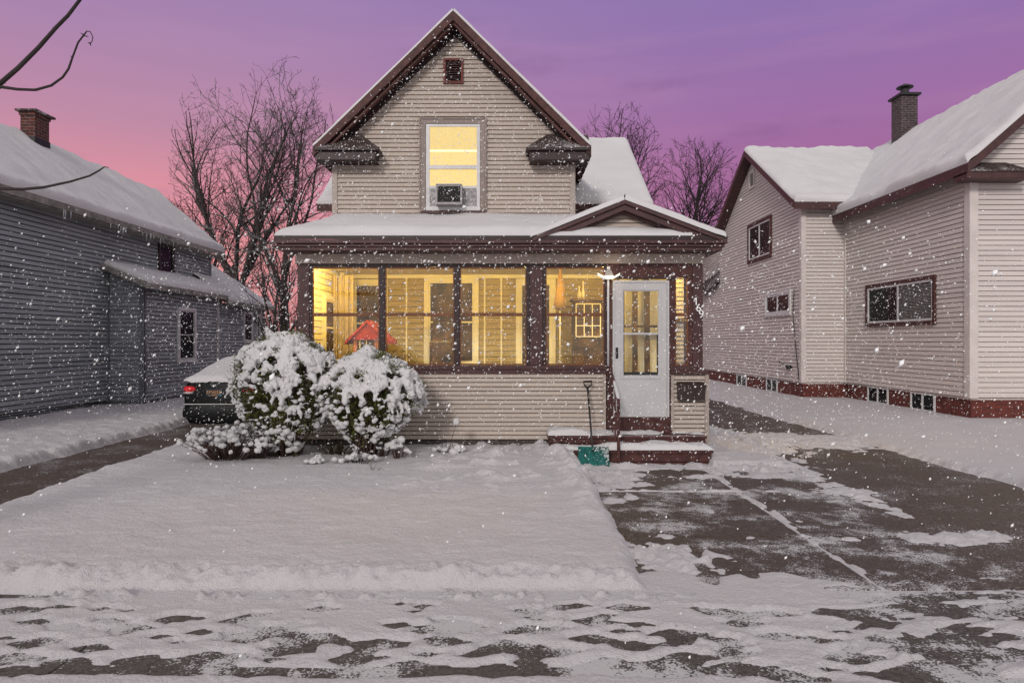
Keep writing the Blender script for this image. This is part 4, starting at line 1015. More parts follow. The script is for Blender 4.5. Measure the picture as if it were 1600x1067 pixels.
# ================================================================== RIGHT HOUSE (pale)
Rh = empty('house', (12, 20, PV), 'pale vinyl-sided house on the right with red brick base and a square chimney', 'house')
XR1 = 9.4; XR2 = 8.2; YR0 = 14.0; YR1 = 19.3
zs1 = 0.44
siding('side_wall', M['white_vinyl'], Rh, WEST(XR1), [(YR0, zs1), (YR1, zs1), (YR1, 5.2), (YR0, 5.2)], 0.104, g=0.015)
siding('front_wall', M['white_vinyl'], Rh, FRONT(YR0), [(XR1, zs1), (15.4, zs1), (15.4, 5.2), (12.3, 7.95), (XR1, 5.37)], 0.104, g=0.015)
siding('wing_front', M['white_vinyl'], Rh, FRONT(YR1), [(XR2, zs1), (XR1, zs1), (XR1, 5.7), (XR2, 5.7)], 0.104, g=0.015)
siding('wing_wall', M['white_vinyl'], Rh, WEST(XR2), [(YR1, zs1), (26.9, zs1), (26.9, 5.62), (23.1, 8.0), (YR1, 5.62)], 0.104, g=0.015)
siding('rear_wall', M['white_vinyl'], Rh, WEST(XR2), [(26.9, zs1), (30.5, zs1), (30.5, 3.55), (26.9, 3.9)], 0.104, g=0.015)
siding('rear_upper_wall', M['white_vinyl'], Rh, WEST(8.75), [(27.0, 3.3), (33, 3.3), (33, 6.6), (27.0, 6.6)], 0.104, g=0.015)
siding('rear_upper_front', M['white_vinyl'], Rh, FRONT(27.0), [(7.9, 3.9), (8.75, 3.9), (8.75, 6.2), (7.9, 5.6)], 0.104, g=0.015) if False else None
b = MB(); b.box(XR1+0.03, 15.4, YR0+0.03, 27, 0.4, 5.2); b.box(XR2+0.03, 12, YR1+0.03, 26.9, 0.4, 5.6); b.box(8.78, 12, 26.9, 33, 0.4, 6.5); b.box(XR2+0.03, 9, 26.9, 30.5, 0.4, 3.5); b.build('wall', M['white_vinyl'], Rh)
b = MB(); b.box(XR1+0.05, 15.4, YR0+0.05, 27, -0.4, zs1-0.001); b.box(XR2+0.05, 12, YR1+0.05, 30.5, -0.4, zs1-0.002); b.build('foundation', M['brick'], Rh)
b = MB()
b.box(XR1-0.03, XR1+0.14, 0, 0.035, zs1, 5.15, FRONT(YR0)); b.box(YR0-0.03, YR0+0.14, 0, 0.035, zs1, 5.15, WEST(XR1))
b.box(XR2-0.03, XR2+0.10, 0, 0.035, zs1, 5.6, FRONT(YR1)); b.box(YR1-0.03, YR1+0.12, 0, 0.035, zs1, 5.6, WEST(XR2)); b.box(YR1-0.10, YR1, 0, 0.03, zs1, 5.3, WEST(XR1))
each(b, 'corner_board', M['white_vinyl_trim'], Rh, 0.0)
# main roof with street gable
Ex, Ez, Rx, Rz = 9.05, 5.14, 12.3, 7.98; y0 = 13.55
b = MB(); b.prism([(Ex, y0, Ez), (Rx, y0, Rz), (Rx, 27.5, Rz), (Ex, 27.5, Ez)][::1], 0.20); b.prism([(Rx, y0, Rz), (15.6, y0, Ez), (15.6, 27.5, Ez), (Rx, 27.5, Rz)], 0.20)
rf = b.build('roof', M['plum'], Rh)
snow_quad(rf, (Ex, 27.5, Ez), (Ex, y0, Ez), (Rx, y0, Rz), (Rx, 27.5, Rz), T=0.13, r=0.16, edges=(1, 1, 0, 0), step=0.11, over=0.03, rough=0.04, seed=81)
b = MB(); b.box(Ex+0.0, 10.35, y0+0.02, YR0-0.001, Ez-0.30, Ez-0.16); b.build('cornice_return', M['plum'], Rh, bevel=0.01)
b = MB(); b.hull8([(Ex, y0, Ez-0.158), (10.42, y0, Ez-0.158), (10.42, YR0-0.002, Ez-0.158), (Ex, YR0-0.002, Ez-0.158), (Ex+0.3, YR0-0.1, Ez+0.1), (10.05, YR0-0.1, Ez+0.1), (10.05, YR0-0.002, Ez+0.1), (Ex+0.3, YR0-0.002, Ez+0.1)]); b.build('shingles', M['shingle'], Rh)
# wing roof, gable towards the driveway
wy = 23.1; wz = 8.05; wx = 7.85; we0 = 18.95; wez = 5.62-0.25+0.1
b = MB(); b.prism([(wx, we0, wez), (12.3, we0, wez), (12.3, wy, wz), (wx, wy, wz)], 0.2); b.prism([(wx, wy, wz), (12.3, wy, wz), (12.3, 27.25, wez), (wx, 27.25, wez)], 0.2)
rfw = b.build('wing_roof', M['plum'], Rh)
snow_quad(rfw, (wx, we0, wez), (12.0, we0, wez), (12.0, wy, wz), (wx, wy, wz), T=0.12, r=0.16, edges=(1, 0, 0, 1), step=0.11, over=0.03, rough=0.04, seed=87)
b = MB(); b.prism([(XR2-0.25, 26.9, 3.97), (8.9, 26.9, 4.9), (8.9, 30.8, 4.5), (XR2-0.25, 30.8, 3.6)], 0.2); r3 = b.build('rear_roof', M['shingle'], Rh)
# chimney
b = MB(); b.box(11.95, 12.45, 20.95, 21.5, 7.2, 9.15); b.build('chimney', M['chimney_grey'], rf)
b = MB(); b.box(11.88, 12.52, 20.87, 21.58, 9.15, 9.22); b.build('chimney_cap', M['iron'], rf)
b = MB(); b.tube([(12.2, 21.2, 9.23), (12.2, 21.2, 9.50)], 0.12, 12); b.tube([(12.2, 21.2, 9.46), (12.2, 21.2, 9.49), (12.2, 21.2, 9.58)], [0.24, 0.24, 0.06], 12); b.build('flue', M['iron'], rf)
# windows
ysw = lambda u, X_: X_*F/(u-800)
window(Rh, WEST(XR1), ysw(1464, XR1), ysw(1355, XR1), 1.98, 3.08, 0.09, 'maroon', 'white_paint', 'v', 0.05, blind='half')
window(Rh, WEST(XR2), ysw(1207, XR2), ysw(1170, XR2), 4.27, 5.60, 0.11, 'maroon', 'white_paint', 'v', 0.05)
window(Rh, WEST(XR2), ysw(1237, XR2), ysw(1197, XR2), 2.38, 3.14, 0.10, 'white_paint', 'white_paint', 'v', 0.05)
window(Rh, WEST(XR2), 23.0, 23.5, 6.8, 7.4, 0.05, 'white_vinyl_trim', 'white_vinyl_trim', None, 0.03, glass='blind', blind='full', name='vent')
for X_, ua, ub in ((XR1, 1459, 1421), (XR1, 1386, 1354), (XR2, 1213, 1196), (XR2, 1165, 1150)):
    window(Rh, WEST(X_+0.05), ysw(ua, X_), ysw(ub, X_), 0.0, zs1-0.01, 0.0, 'iron', 'white_paint', 'v', 0.045, name='basement_window', base=0.01)
b = MB(); b.tube([(XR2-0.04, 19.75, 3.1), (XR2-0.05, 19.8, 2.4), (XR2-0.05, 19.6, 1.4), (XR2-0.04, 19.4, 0.5)], 0.012, 5); b.build('cable', M['iron'], Rh, True)
b = MB(); b.tube([(XR2-0.02, 20.0, 0.85), (XR2-0.16, 20.0, 0.85)], 0.06, 10); b.tube([(XR2-0.1, 20.0, 0.85), (XR2-0.1, 20.5, 0.95), (XR2-0.03, 20.9, 1.0)], 0.014, 6); b.build('hose_tap', M['iron'], Rh, True)

# ================================================================== CAR
cxm = -6.15; cy = 14.3
CAR = empty('parked_car', (cxm, cy+2.3, PV), 'black saloon car under thick snow in the left driveway behind the shrubs', 'car')
def loft(stations, n=20, p=3.2):
    """stations: (y, halfwidth, zbottom, ztop)"""
    vs = []; fs = []
    for (y, hw, zb3, zt3) in stations:
        cz = (zb3+zt3)/2; hh = (zt3-zb3)/2
        for k in range(n):
            a = 2*math.pi*k/n; ca, sa = math.cos(a), math.sin(a)
            vs.append((cxm+hw*math.copysign(abs(ca)**(2/p), ca), y, cz+hh*math.copysign(abs(sa)**(2/p), sa)))
    m_ = len(stations)
    for i in range(m_-1):
        for k in range(n):
            a = i*n+k; b_ = i*n+(k+1) % n; fs.append((a, b_, b_+n, a+n))
    fs.append(tuple(range(n-1, -1, -1))); fs.append(tuple((m_-1)*n+k for k in range(n)))
    return vs, fs
b = MB(); b.add(*loft([(cy, 0.66, 0.22, 0.92), (cy+0.03, 0.73, 0.12, 0.955), (cy+0.12, 0.77, 0.08, 0.97), (cy+0.6, 0.83, 0.06, 0.97), (cy+2.3, 0.87, 0.05, 0.90), (cy+3.6, 0.86, 0.06, 0.86), (cy+4.35, 0.84, 0.1, 0.72), (cy+4.6, 0.68, 0.2, 0.58)], 28, 4.0))
b.build('body', M['car'], CAR, True)
b = MB(); b.add(*loft([(cy+0.55, 0.62, 0.8, 0.95), (cy+0.9, 0.66, 0.8, 1.12), (cy+1.45, 0.64, 0.8, 1.28), (cy+2.3, 0.64, 0.8, 1.31), (cy+2.9, 0.66, 0.8, 1.2), (cy+3.5, 0.70, 0.8, 0.9)], 24, 3.4))
b.build('cabin', M['car_glass'], CAR, True)
b = MB(); b.add(*loft([(cy-0.05, 0.62, 0.06, 0.40), (cy-0.03, 0.74, 0.03, 0.43), (cy+0.14, 0.79, 0.02, 0.44), (cy+0.2, 0.79, 0.03, 0.42)], 24, 4)); b.build('bumper', M['car'], CAR, True)
b = MB(); b.box(cxm-0.7, cxm+0.7, cy-0.058, cy-0.02, 0.425, 0.44); b.build('bumper_snow', M['clump_snow'], CAR)
for sg in (-1, 1):
    b = MB(); b.ball((cxm+sg*0.60, cy+0.05, 0.745), (0.15, 0.10, 0.072), 16, 8); b.build('tail_light', M['tail'], CAR, True)
    b = MB(); b.ball((cxm+sg*0.62, cy+0.045, 0.665), (0.12, 0.09, 0.032), 14, 6); b.build('reversing_light', M['tail_clear'], CAR, True)
b = MB(); b.box(cxm-0.25, cxm+0.09, cy-0.016, cy-0.004, 0.60, 0.74); pl = b.build('license_plate', M['plate'], CAR)
text_mesh('LPV026', 0.098, M['plate_gold'], pl, 'plate_text', (cxm-0.09, cy-0.019, 0.675), RF, 0.002)
b = MB(); b.box(cxm-0.16, cxm-0.02, cy-0.019, cy-0.016, 0.608, 0.62); b.build('plate_strip', M['plate_gold'], pl)
b = MB(); b.box(cxm+0.01, cxm+0.07, cy-0.019, cy-0.016, 0.608, 0.63); b.build('plate_sticker', M['plate_teal'], pl)
b = MB(); pts = [(cxm-0.08+0.075*math.cos(a), cy-0.012, 0.855+0.05*math.sin(a)) for a in [i*math.pi/10 for i in range(21)]]; b.tube(pts, 0.007, 6)
b.tube([(cxm-0.10, cy-0.012, 0.885), (cxm-0.115, cy-0.012, 0.835), (cxm-0.035, cy-0.012, 0.838)], 0.007, 6); b.build('emblem', M['chrome'], CAR, True)
for sx_ in (-1, 1):
    for yy in (cy+0.85, cy+3.7):
        b = MB(); b.tube([(cxm+sx_*0.64, yy, PV+0.31), (cxm+sx_*0.66, yy, PV+0.31), (cxm+sx_*0.80, yy, PV+0.31), (cxm+sx_*0.82, yy, PV+0.31)], [0.28, 0.315, 0.315, 0.28], 22); wh = b.build('wheel', M['rubber'], CAR, True)
        b = MB(); b.tube([(cxm+sx_*0.815, yy, PV+0.31), (cxm+sx_*0.83, yy, PV+0.31)], [0.2, 0.17], 18); b.build('rim', M['chrome'], wh, True)
# snow blanket: height field over boot, rear window, roof and bonnet
ys = np.concatenate([[cy-0.05, cy-0.045, cy-0.035, cy-0.015, cy+0.02, cy+0.08], np.arange(cy+0.16, cy+4.5, 0.06)]); ts = np.linspace(-1, 1, 41)
T_, Yq = np.meshgrid(ts, ys)
prof = np.interp(Yq, [cy-0.05, cy+0.05, cy+0.4, cy+0.9, cy+1.5, cy+2.3, cy+3.0, cy+3.6, cy+4.5], [0.93, 1.03, 1.10, 1.25, 1.41, 1.44, 1.30, 1.02, 0.7])
drop = np.abs(T_)**4; hw = np.interp(Yq, [cy-0.05, cy+0.1, cy+4, cy+4.5], [0.72, 0.80, 0.86, 0.66])
base = 0.90-0.02
Zq = base+(prof-base)*np.sqrt(np.clip(1-drop, 0, 1))
Zq = Zq+0.015*fbm(T_*1.0, Yq, 2.5, 3, 4)
lipn = 0.03*fbm(T_*3, Yq*0, 3.0, 2, 6)
Zq = np.where(Yq < cy-0.04, 0.90+lipn, Zq)
P_ = np.stack([cxm+T_*hw*(1+0.0*Zq), Yq, Zq], -1)
link_mesh('snow', grid_mesh('snow', P_, M['roof_snow']), CAR)

for o_ in list(CAR.children):
    if not o_.name.startswith('wheel'): o_.location.z -= 0.14

# ================================================================== SHOVEL
SV = empty('snow_shovel', (px(927, 9.32), 9.32, -0.1), 'teal snow shovel with a black shaft leaning at the left end of the steps', 'shovel')
by = 9.34; bz0, bz1 = pz(727, by), pz(698, by); bx0, bx1 = px(903, by), px(951, by)
nu, nv = 17, 7; P_ = np.zeros((nv, nu, 3))
for j in range(nv):
    for i in range(nu):
        s_ = i/(nu-1)*2-1; t_ = j/(nv-1)
        P_[j, i] = ((bx0+bx1)/2+s_*(bx1-bx0)/2, by-0.05*(1-s_*s_)*0-0.06*(1-t_)+0.035*math.sin(t_*3.1)*1-0.04*s_*s_+0.006*math.cos(i*math.pi), bz0+(bz1-bz0)*t_+0.012*(s_*s_)*t_)
o = link_mesh('blade', grid_mesh('blade', P_, M['shovel_teal']), SV); md = o.modifiers.new('solid', 'SOLIDIFY'); md.thickness = 0.008
b = MB(); top = Vector((px(918, 10.08), 10.06, pz(606, 10.06))); bot = Vector((px(926, by), by, pz(704, by)))
b.tube([bot, bot.lerp(top, 0.5), top], 0.014, 10); b.build('shaft', M['iron'], SV, True)
b = MB(); c = top; w2 = 0.062
b.tube([c, c+Vector((-w2*0.8, 0, 0.045)), c+Vector((-w2, 0.0, 0.095)), c+Vector((w2, 0, 0.10)), c+Vector((w2*0.85, 0, 0.045)), c], 0.012, 8)
b.build('grip', M['iron'], SV, True)

# ================================================================== TREES
def tree(label, seed, base, height, spread, fork=0.28, m='bark', r0=0.2, leaders=5, tip=0.017, dens=1.0, wide=1.0, group='bare trees behind the houses'):
    rg = random.Random(seed); tr = MB(); br = MB(); base = Vector(base); cz = base.z+height*0.62
    def inside(p):
        q = p-base; return (q.x/spread)**2+(q.y/spread)**2+((p.z-cz)/(height*0.46))**2 < 1.0 or p.z < cz-0.1*height and abs(q.x) < spread
    def rnd(k): return Vector((rg.gauss(0, k), rg.gauss(0, k), rg.gauss(0, k)))
    def branch(p, d, L, r, lv):
        n = max(3, int(L/(0.34 if lv < 3 else 0.2))); n = min(n, 16); st = L/n; pts = [p]; rs = [r]; q = p; dd = d.copy(); nodes = []
        bend = rnd(0.10)
        for i in range(n):
            dd = (dd+bend*0.35+rnd(0.085 if lv < 2 else 0.15)+Vector((0, 0, 0.035 if lv < 3 else 0.06))).normalized(); q = q+dd*st
            if lv > 0 and not inside(q): break
            if lv == 0 and not inside(base+(q-base)*0.94): break
            pts.append(q); rs.append(max(tip*0.45, r*(1-0.80*(i+1)/n))); nodes.append((q, dd.copy(), rs[-1], (i+1)/n))
        if len(pts) < 2: return
        if len(pts) <= n:
            k_ = len(pts)-1; rs = [max(tip*0.45, r*(1-0.85*i/k_)) for i in range(k_+1)]; nodes = [(a1, a2, rs[i+1], (i+1)/k_) for i, (a1, a2, a3, a4) in enumerate(nodes)]
        (tr if r > 0.07 else br).tube(pts, rs, 7 if r > 0.05 else (4 if r > 0.02 else 3), False)
        if lv >= 5 or L < 0.24: return
        side = rg.choice((-1, 1)); ref = d.cross(Vector((rg.gauss(0, .3), rg.gauss(0, .3), 1)))
        if ref.length < 0.05: ref = Vector((1, 0, 0))
        ref.normalize()
        for (q, dd, rr_, t_) in nodes:
            if t_ < (0.22 if lv else 0.3): continue
            if rg.random() > 0.80*dens: continue
            side = -side; axis = (ref*side+rnd(0.55)).normalized(); a_ = rg.uniform(0.45, 0.95)
            nd = (dd*math.cos(a_)+axis*math.sin(a_)).normalized()
            branch(q, nd, L*rg.uniform(0.36, 0.62)*(1.15-0.55*t_), max(tip*0.6, min(rr_*0.72, r*0.55)), lv+1)
    tt = base+Vector((rg.uniform(-.15, .15), 0, height*fork)); mid = base.lerp(tt, .5)+Vector((rg.uniform(-.06, .06), 0, 0))
    tr.tube([base-Vector((0, 0, .3)), base+Vector((0, 0, .25)), mid, tt], [r0*1.35, r0*1.1, r0, r0*.9], 10, False)
    for i in range(leaders):
        a_ = (i+rg.uniform(-.25, .25))*2*math.pi/leaders; el = rg.uniform(0.22, 0.62)*wide if i else 0.08
        d = Vector((math.cos(a_)*math.sin(el), math.sin(a_)*math.sin(el), math.cos(el)))
        branch(tt-Vector((0, 0, rg.uniform(0, height*.06))), d, height*(1-fork)*rg.uniform(0.82, 1.02), r0*rg.uniform(.5, .75), 0)
    e = empty('tree', base, label, 'tree', group)
    tr.build('trunk', M[m], e, True); br.build('crown', M[m], e, True)
    print(label[:30], len(br.f))
    return e
tree('tallest bare tree, many-limbed, rising behind the grey house on the left', 3, (-11.1, 28, 0), 12.9, 2.75, 0.30, 'bark_snow', 0.16, 8, tip=0.014, dens=1.08, wide=1.2)
tree('slimmer bare tree between the tall tree and the tan gable', 8, (-9.0, 27, 0), 12.2, 2.3, 0.30, 'bark_snow', 0.12, 7, tip=0.014, dens=1.1, wide=1.1)
tree('bare tree with a rounded top peeping over the snowy wing roof', 15, (4.6, 32, 0), 12.3, 2.9, 0.50, 'bark', 0.14, 10, tip=0.014, dens=1.2, wide=1.6)
tree('wide bushy bare tree in the gap before the pale house', 21, (8.0, 31, 0), 10.6, 2.9, 0.42, 'bark', 0.14, 10, tip=0.014, dens=1.2, wide=1.7)
tree('low spreading bare tree just behind the grey roof edge', 27, (-13.0, 30, 0), 8.6, 2.6, 0.3, 'bark', 0.10, 8, dens=1.0, wide=1.4)
tree('small snow-laden tree seen beside the left corner of the porch', 33, (-7.8, 22.5, 0), 5.4, 1.3, 0.2, 'bark_snow', 0.09, 5, 0.012, 0.95)
tree('thin snowy tree far back between grey house and porch', 37, (-12.5, 38, 0), 8.0, 2.2, 0.25, 'bark_snow', 0.13, 5, dens=0.9)
tree('snow-dusted young tree in front of the far thicket by the grey house end', 39, (-10.2, 30, 0), 6.3, 1.9, 0.2, 'bark_snow', 0.1, 5, dens=0.9)
# far thicket closing the view between the houses
b = MB(); rr = random.Random(77)
for i in range(1500):
    x = rr.uniform(-34, 24); y = rr.uniform(40, 52); h_ = rr.uniform(2.0, 5.2); p = Vector((x, y, 0)); d = Vector((rr.uniform(-.35, .35), rr.uniform(-.2, .2), 1)).normalized(); q = p+d*h_
    b.tube([p, p.lerp(q, .5), q], [0.035, 0.025, 0.008], 3, False)
    for _ in range(6):
        s_ = p.lerp(q, rr.uniform(.25, .95)); e_ = s_+Vector((rr.uniform(-1, 1), rr.uniform(-.5, .5), rr.uniform(0, 1)))*rr.uniform(.4, 1.1); b.tube([s_, e_], [0.016, 0.006], 3, False)
b.build('thicket', M['bark_snow'], None, label='far snowy thicket of bare brush closing the view behind the gardens', cat='thicket', kind='stuff')
# utility post
b = MB(); b.tube([(-13.1, 36, 0), (-13.1, 36, 5.0)], 0.07, 8); b.box(-13.25, -12.95, 35.95, 36.05, 4.9, 5.0); b.build('utility_post', M['iron'], None, label='thin dark post standing behind the end of the grey house', cat='post')

# near street tree: its trunk stands out of view to the left, branches hang in
NT_ = empty('tree', (-5.6, 3.4, PV), 'near street tree whose dark bare branches hang in at the top left', 'tree')
b = MB(); b.tube([(-5.6, 3.4, PV-0.1), (-5.55, 3.42, 1.2), (-5.5, 3.45, 2.6), (-5.3, 3.5, 4.4), (-5.1, 3.5, 6.5)], [0.2, 0.17, 0.15, 0.11, 0.05], 12); b.build('trunk', M['bark'], NT_, True)
def bpt(u, v, Y=3.6): return (px(u, Y), Y, pz(v, Y))
b = MB()
b.tube([(-5.45, 3.45, 3.1), bpt(-420, 190), bpt(-150, 185), bpt(-40, 160), bpt(0, 131), bpt(28, 107), bpt(60, 75), bpt(88, 43), bpt(106, 25), bpt(128, -4), bpt(160, -60), bpt(230, -130)],
       [0.07, 0.05, 0.032, 0.020, 0.0125, 0.0115, 0.0105, 0.0095, 0.0088, 0.008, 0.006, 0.003], 8)
b.tube([bpt(-40, 160), bpt(0, 136), bpt(28, 140), bpt(55, 141), bpt(80, 134), bpt(98, 121), bpt(107, 108), bpt(114, 88), bpt(122, 67), bpt(131, 55), bpt(136, 49), bpt(141, 50), bpt(145, 58), bpt(144, 65), bpt(140, 69)],
       [0.014, 0.0095, 0.0078, 0.0072, 0.0066, 0.006, 0.0058, 0.005, 0.0046, 0.0042, 0.003, 0.0026, 0.0024, 0.0022, 0.0016], 7)
for (p, q) in (((131, 55), (126, 52)), ((131, 56), (138, 58)), ((114, 90), (110, 88)), ((142, 68), (137, 67)), ((141, 69), (142, 72)), ((53, 141), (54, 138)), ((0, 126), (9, 131)), ((30, 103), (34, 101)), ((84, 48), (82, 43))):
    b.tube([bpt(*p), bpt(*q)], [0.004, 0.0015], 5)
b.tube([(-5.5, 3.45, 2.2), bpt(-300, 300), bpt(-120, 296), bpt(0, 295), bpt(35, 296), bpt(68, 293), bpt(110, 284), bpt(140, 275), bpt(156, 266), bpt(163, 261), bpt(170, 262)],
       [0.05, 0.03, 0.014, 0.0085, 0.0078, 0.0072, 0.006, 0.0052, 0.0045, 0.003, 0.0015], 7)
b.build('branch', M['bark'], NT_, True)

# ================================================================== SHRUBS
def remesh_blob(mb, voxel, name, m, parent, noise_amp=0.02, sc=9.0):
    me = mb.mesh(name, m); tmp = bpy.data.objects.new('tmp', me); COL.objects.link(tmp)
    r_ = tmp.modifiers.new('r', 'REMESH'); r_.mode = 'VOXEL'; r_.voxel_size = voxel; r_.use_smooth_shade = True
    s_ = tmp.modifiers.new('s', 'SMOOTH'); s_.iterations = 2; s_.factor = 0.5
    dg = bpy.context.evaluated_depsgraph_get(); dg.update()
    me2 = bpy.data.meshes.new_from_object(tmp.evaluated_get(dg)); bpy.data.objects.remove(tmp)
    me2.name = name; me2.materials.clear(); me2.materials.append(m)
    n = len(me2.vertices); co = np.empty(n*3); me2.vertices.foreach_get('co', co); co = co.reshape(-1, 3)
    no = np.empty(n*3); me2.vertices.foreach_get('normal', no); no = no.reshape(-1, 3)
    d = fbm(co[:, 0]+co[:, 1]*0.7, co[:, 2]+co[:, 1]*0.4, sc, 4, 3, 0.62)
    co = co+no*(d*noise_amp)[:, None]; me2.vertices.foreach_set('co', co.ravel()); me2.polygons.foreach_set('use_smooth', [True]*len(me2.polygons)); me2.update()
    return link_mesh(name, me2, parent)
def shrub(label, seed, cx, cy_, prof, n_leaf=9000, n_clump=170, squash=0.8, z_snow=0.85, peak=None):
    rg = random.Random(seed); zs_ = [p[0] for p in prof]; rs = [p[1] for p in prof]
    rad = lambda z: float(np.interp(z, zs_, rs)); z0, z1 = zs_[0], zs_[-1]
    e = empty('shrub', (cx, cy_, PV+0.1), label, 'shrub', 'big evergreen shrubs before the porch')
    bump = lambda a, z: 1+0.18*mnoise.noise(Vector((math.cos(a)*1.6, math.sin(a)*1.6, z*2.2+seed)))
    b = MB()
    for i in range(46):
        a = rg.uniform(0, 6.283); r1 = rad(0.95)*rg.uniform(0.2, 0.95); zt = rg.uniform(0.75, 1.25)
        p0 = Vector((cx+0.14*math.cos(a)*rg.random()*1.4, cy_+0.10*math.sin(a), -0.06)); p2 = Vector((cx+math.cos(a)*r1, cy_+math.sin(a)*r1*squash, zt)); p1 = p0.lerp(p2, 0.5)+Vector((rg.uniform(-.05, .05), 0, 0.12))
        b.tube([p0, p0.lerp(p1, .6)+Vector((rg.uniform(-.03, .03), 0, 0)), p1, p2], [0.014, 0.011, 0.009, 0.004], 5)
        for _ in range(4):
            s_ = p1.lerp(p2, rg.random()); q = s_+Vector((rg.uniform(-1, 1), rg.uniform(-1, 1), rg.uniform(-.1, 1)))*0.17; b.tube([s_, q], [0.004, 0.002], 4)
    for i in range(70):
        a = rg.uniform(0, 6.283); z = rg.uniform(0.7, z1); q = Vector((cx+math.cos(a)*rad(z)*0.8, cy_+math.sin(a)*rad(z)*0.8*squash, z)); d_ = Vector((math.cos(a), math.sin(a), rg.uniform(0, 1.2))).normalized()*rg.uniform(.2, .34)
        b.tube([q, q+d_], [0.004, 0.0015], 4)
    b.build('stems', M['twig'], e, True)
    b = MB()
    while len(b.f) < n_leaf:
        # leaf clumps gathered round twig ends
        a = rg.uniform(0, 6.283); z = rg.uniform(z0, z1); rr_ = rad(z)*bump(a, z)
        if rg.random() > max(0.03, (z-z0-0.18)/0.5): continue
        k = rg.random()**0.45; cxx = cx+math.cos(a)*rr_*k; cyy = cy_+math.sin(a)*rr_*k*squash
        for _ in range(14):
            c_ = Vector((cxx+rg.gauss(0, .035), cyy+rg.gauss(0, .035), z+rg.gauss(0, .035))); s_ = rg.uniform(.008, .017)
            u_ = Vector((rg.gauss(0, 1), rg.gauss(0, 1), rg.gauss(0, 1))).normalized(); v_ = u_.cross(Vector((rg.gauss(0, 1), rg.gauss(0, 1), rg.gauss(0, 1)))).normalized()
            b.add([c_-u_*s_*1.5, c_+v_*s_*.6, c_+u_*s_*1.5, c_-v_*s_*.6], [(0, 1, 2, 3)])
    b.build('foliage', M['leaf'], e)
    b = MB(); k = 0
    while k < n_clump:
        a = rg.uniform(0, 6.283); z = z_snow-0.12+(z1-z_snow+0.12)*(rg.random()**0.75); rr_ = rad(z)*bump(a, z)
        t_ = (z-z_snow)/(z1-z_snow)
        r0 = rg.uniform(0.026, 0.074)*(0.75+0.5*t_)
        x = cx+math.cos(a)*(rr_-r0*0.7); y = cy_+math.sin(a)*(rr_-r0*0.7)*squash
        if mnoise.noise(Vector((x*3.6, y*3.6, z*4.6+seed*3))) < 0.10-0.42*t_: continue
        b.ball((x, y, z), (r0*1.25, r0*1.2, r0*0.8), 10, 7)
        if rg.random() < 0.4: b.tube([(x, y, z), (x+math.cos(a)*0.05, y+math.sin(a)*0.05, z-0.05), (x+math.cos(a)*0.09, y+math.sin(a)*0.08, z-0.14)], [r0*.9, r0*.8, r0*.25], 8)
        if rg.random() < 0.5: b.ball((x+math.cos(a)*0.05, y+math.sin(a)*0.05-0.01, z-r0*0.9), (r0*0.55, r0*0.55, r0*0.8), 8, 6)
        k += 1
    for i in range(44):     # crown cap
        a = rg.uniform(0, 6.283); q = rg.random()**.5; z = z1-0.02-0.45*q*q; x = cx+math.cos(a)*rad(max(z, z1-0.35))*q*1.0; y = cy_+math.sin(a)*rad(max(z, z1-0.35))*q*squash
        rc = rg.uniform(.05, .11); b.ball((x, y, z), (rc, rc, rc*.7), 10, 7)
    for i in range(130):     # small dabs lower down
        a = rg.uniform(3.2, 6.2) if rg.random() < .7 else rg.uniform(0, 6.283); z = rg.uniform(z0+0.1, z_snow+.1); rr_ = rad(z)*bump(a, z); r0 = rg.uniform(.012, .036)
        b.ball((cx+math.cos(a)*rr_*.98, cy_+math.sin(a)*rr_*squash*.98, z), (r0*1.3, r0, r0*.8), 8, 6)
    if peak: b.tube([peak, (peak[0]+0.06, peak[1], peak[2]-0.12), (peak[0]+.12, peak[1], peak[2]-0.28)], [0.02, 0.09, 0.14], 10)
    for i in range(620):    # fine frost on the leaf tips
        a = rg.uniform(2.9, 6.5) if rg.random() < .75 else rg.uniform(0, 6.283); z = rg.uniform(z0+0.35, z1-0.1); rr_ = rad(z)*bump(a, z)*rg.uniform(.92, 1.05); r0 = rg.uniform(.011, .026)
        b.ball((cx+math.cos(a)*rr_, cy_+math.sin(a)*rr_*squash, z), (r0*rg.uniform(1, 1.9), r0*1.2, r0*.8), 6, 5)
    remesh_blob(b, 0.0125, 'snow', M['clump_snow'], e, 0.045, 10.0)
    return e
shrub('larger snow-capped evergreen shrub on the left, in front of the black car', 2, -3.10, 9.32, [(0.02, 0.12), (0.3, 0.36), (0.6, 0.62), (0.95, 0.76), (1.3, 0.70), (1.5, 0.52), (1.70, 0.18)], 17000, 360, peak=(-3.33, 9.25, 1.80))
shrub('smaller rounder snow-capped shrub on the right, under the porch windows', 5, -1.93, 9.28, [(0.02, 0.12), (0.3, 0.34), (0.55, 0.56), (0.9, 0.74), (1.2, 0.62), (1.36, 0.38), (1.47, 0.12)], 15000, 300, z_snow=0.75)

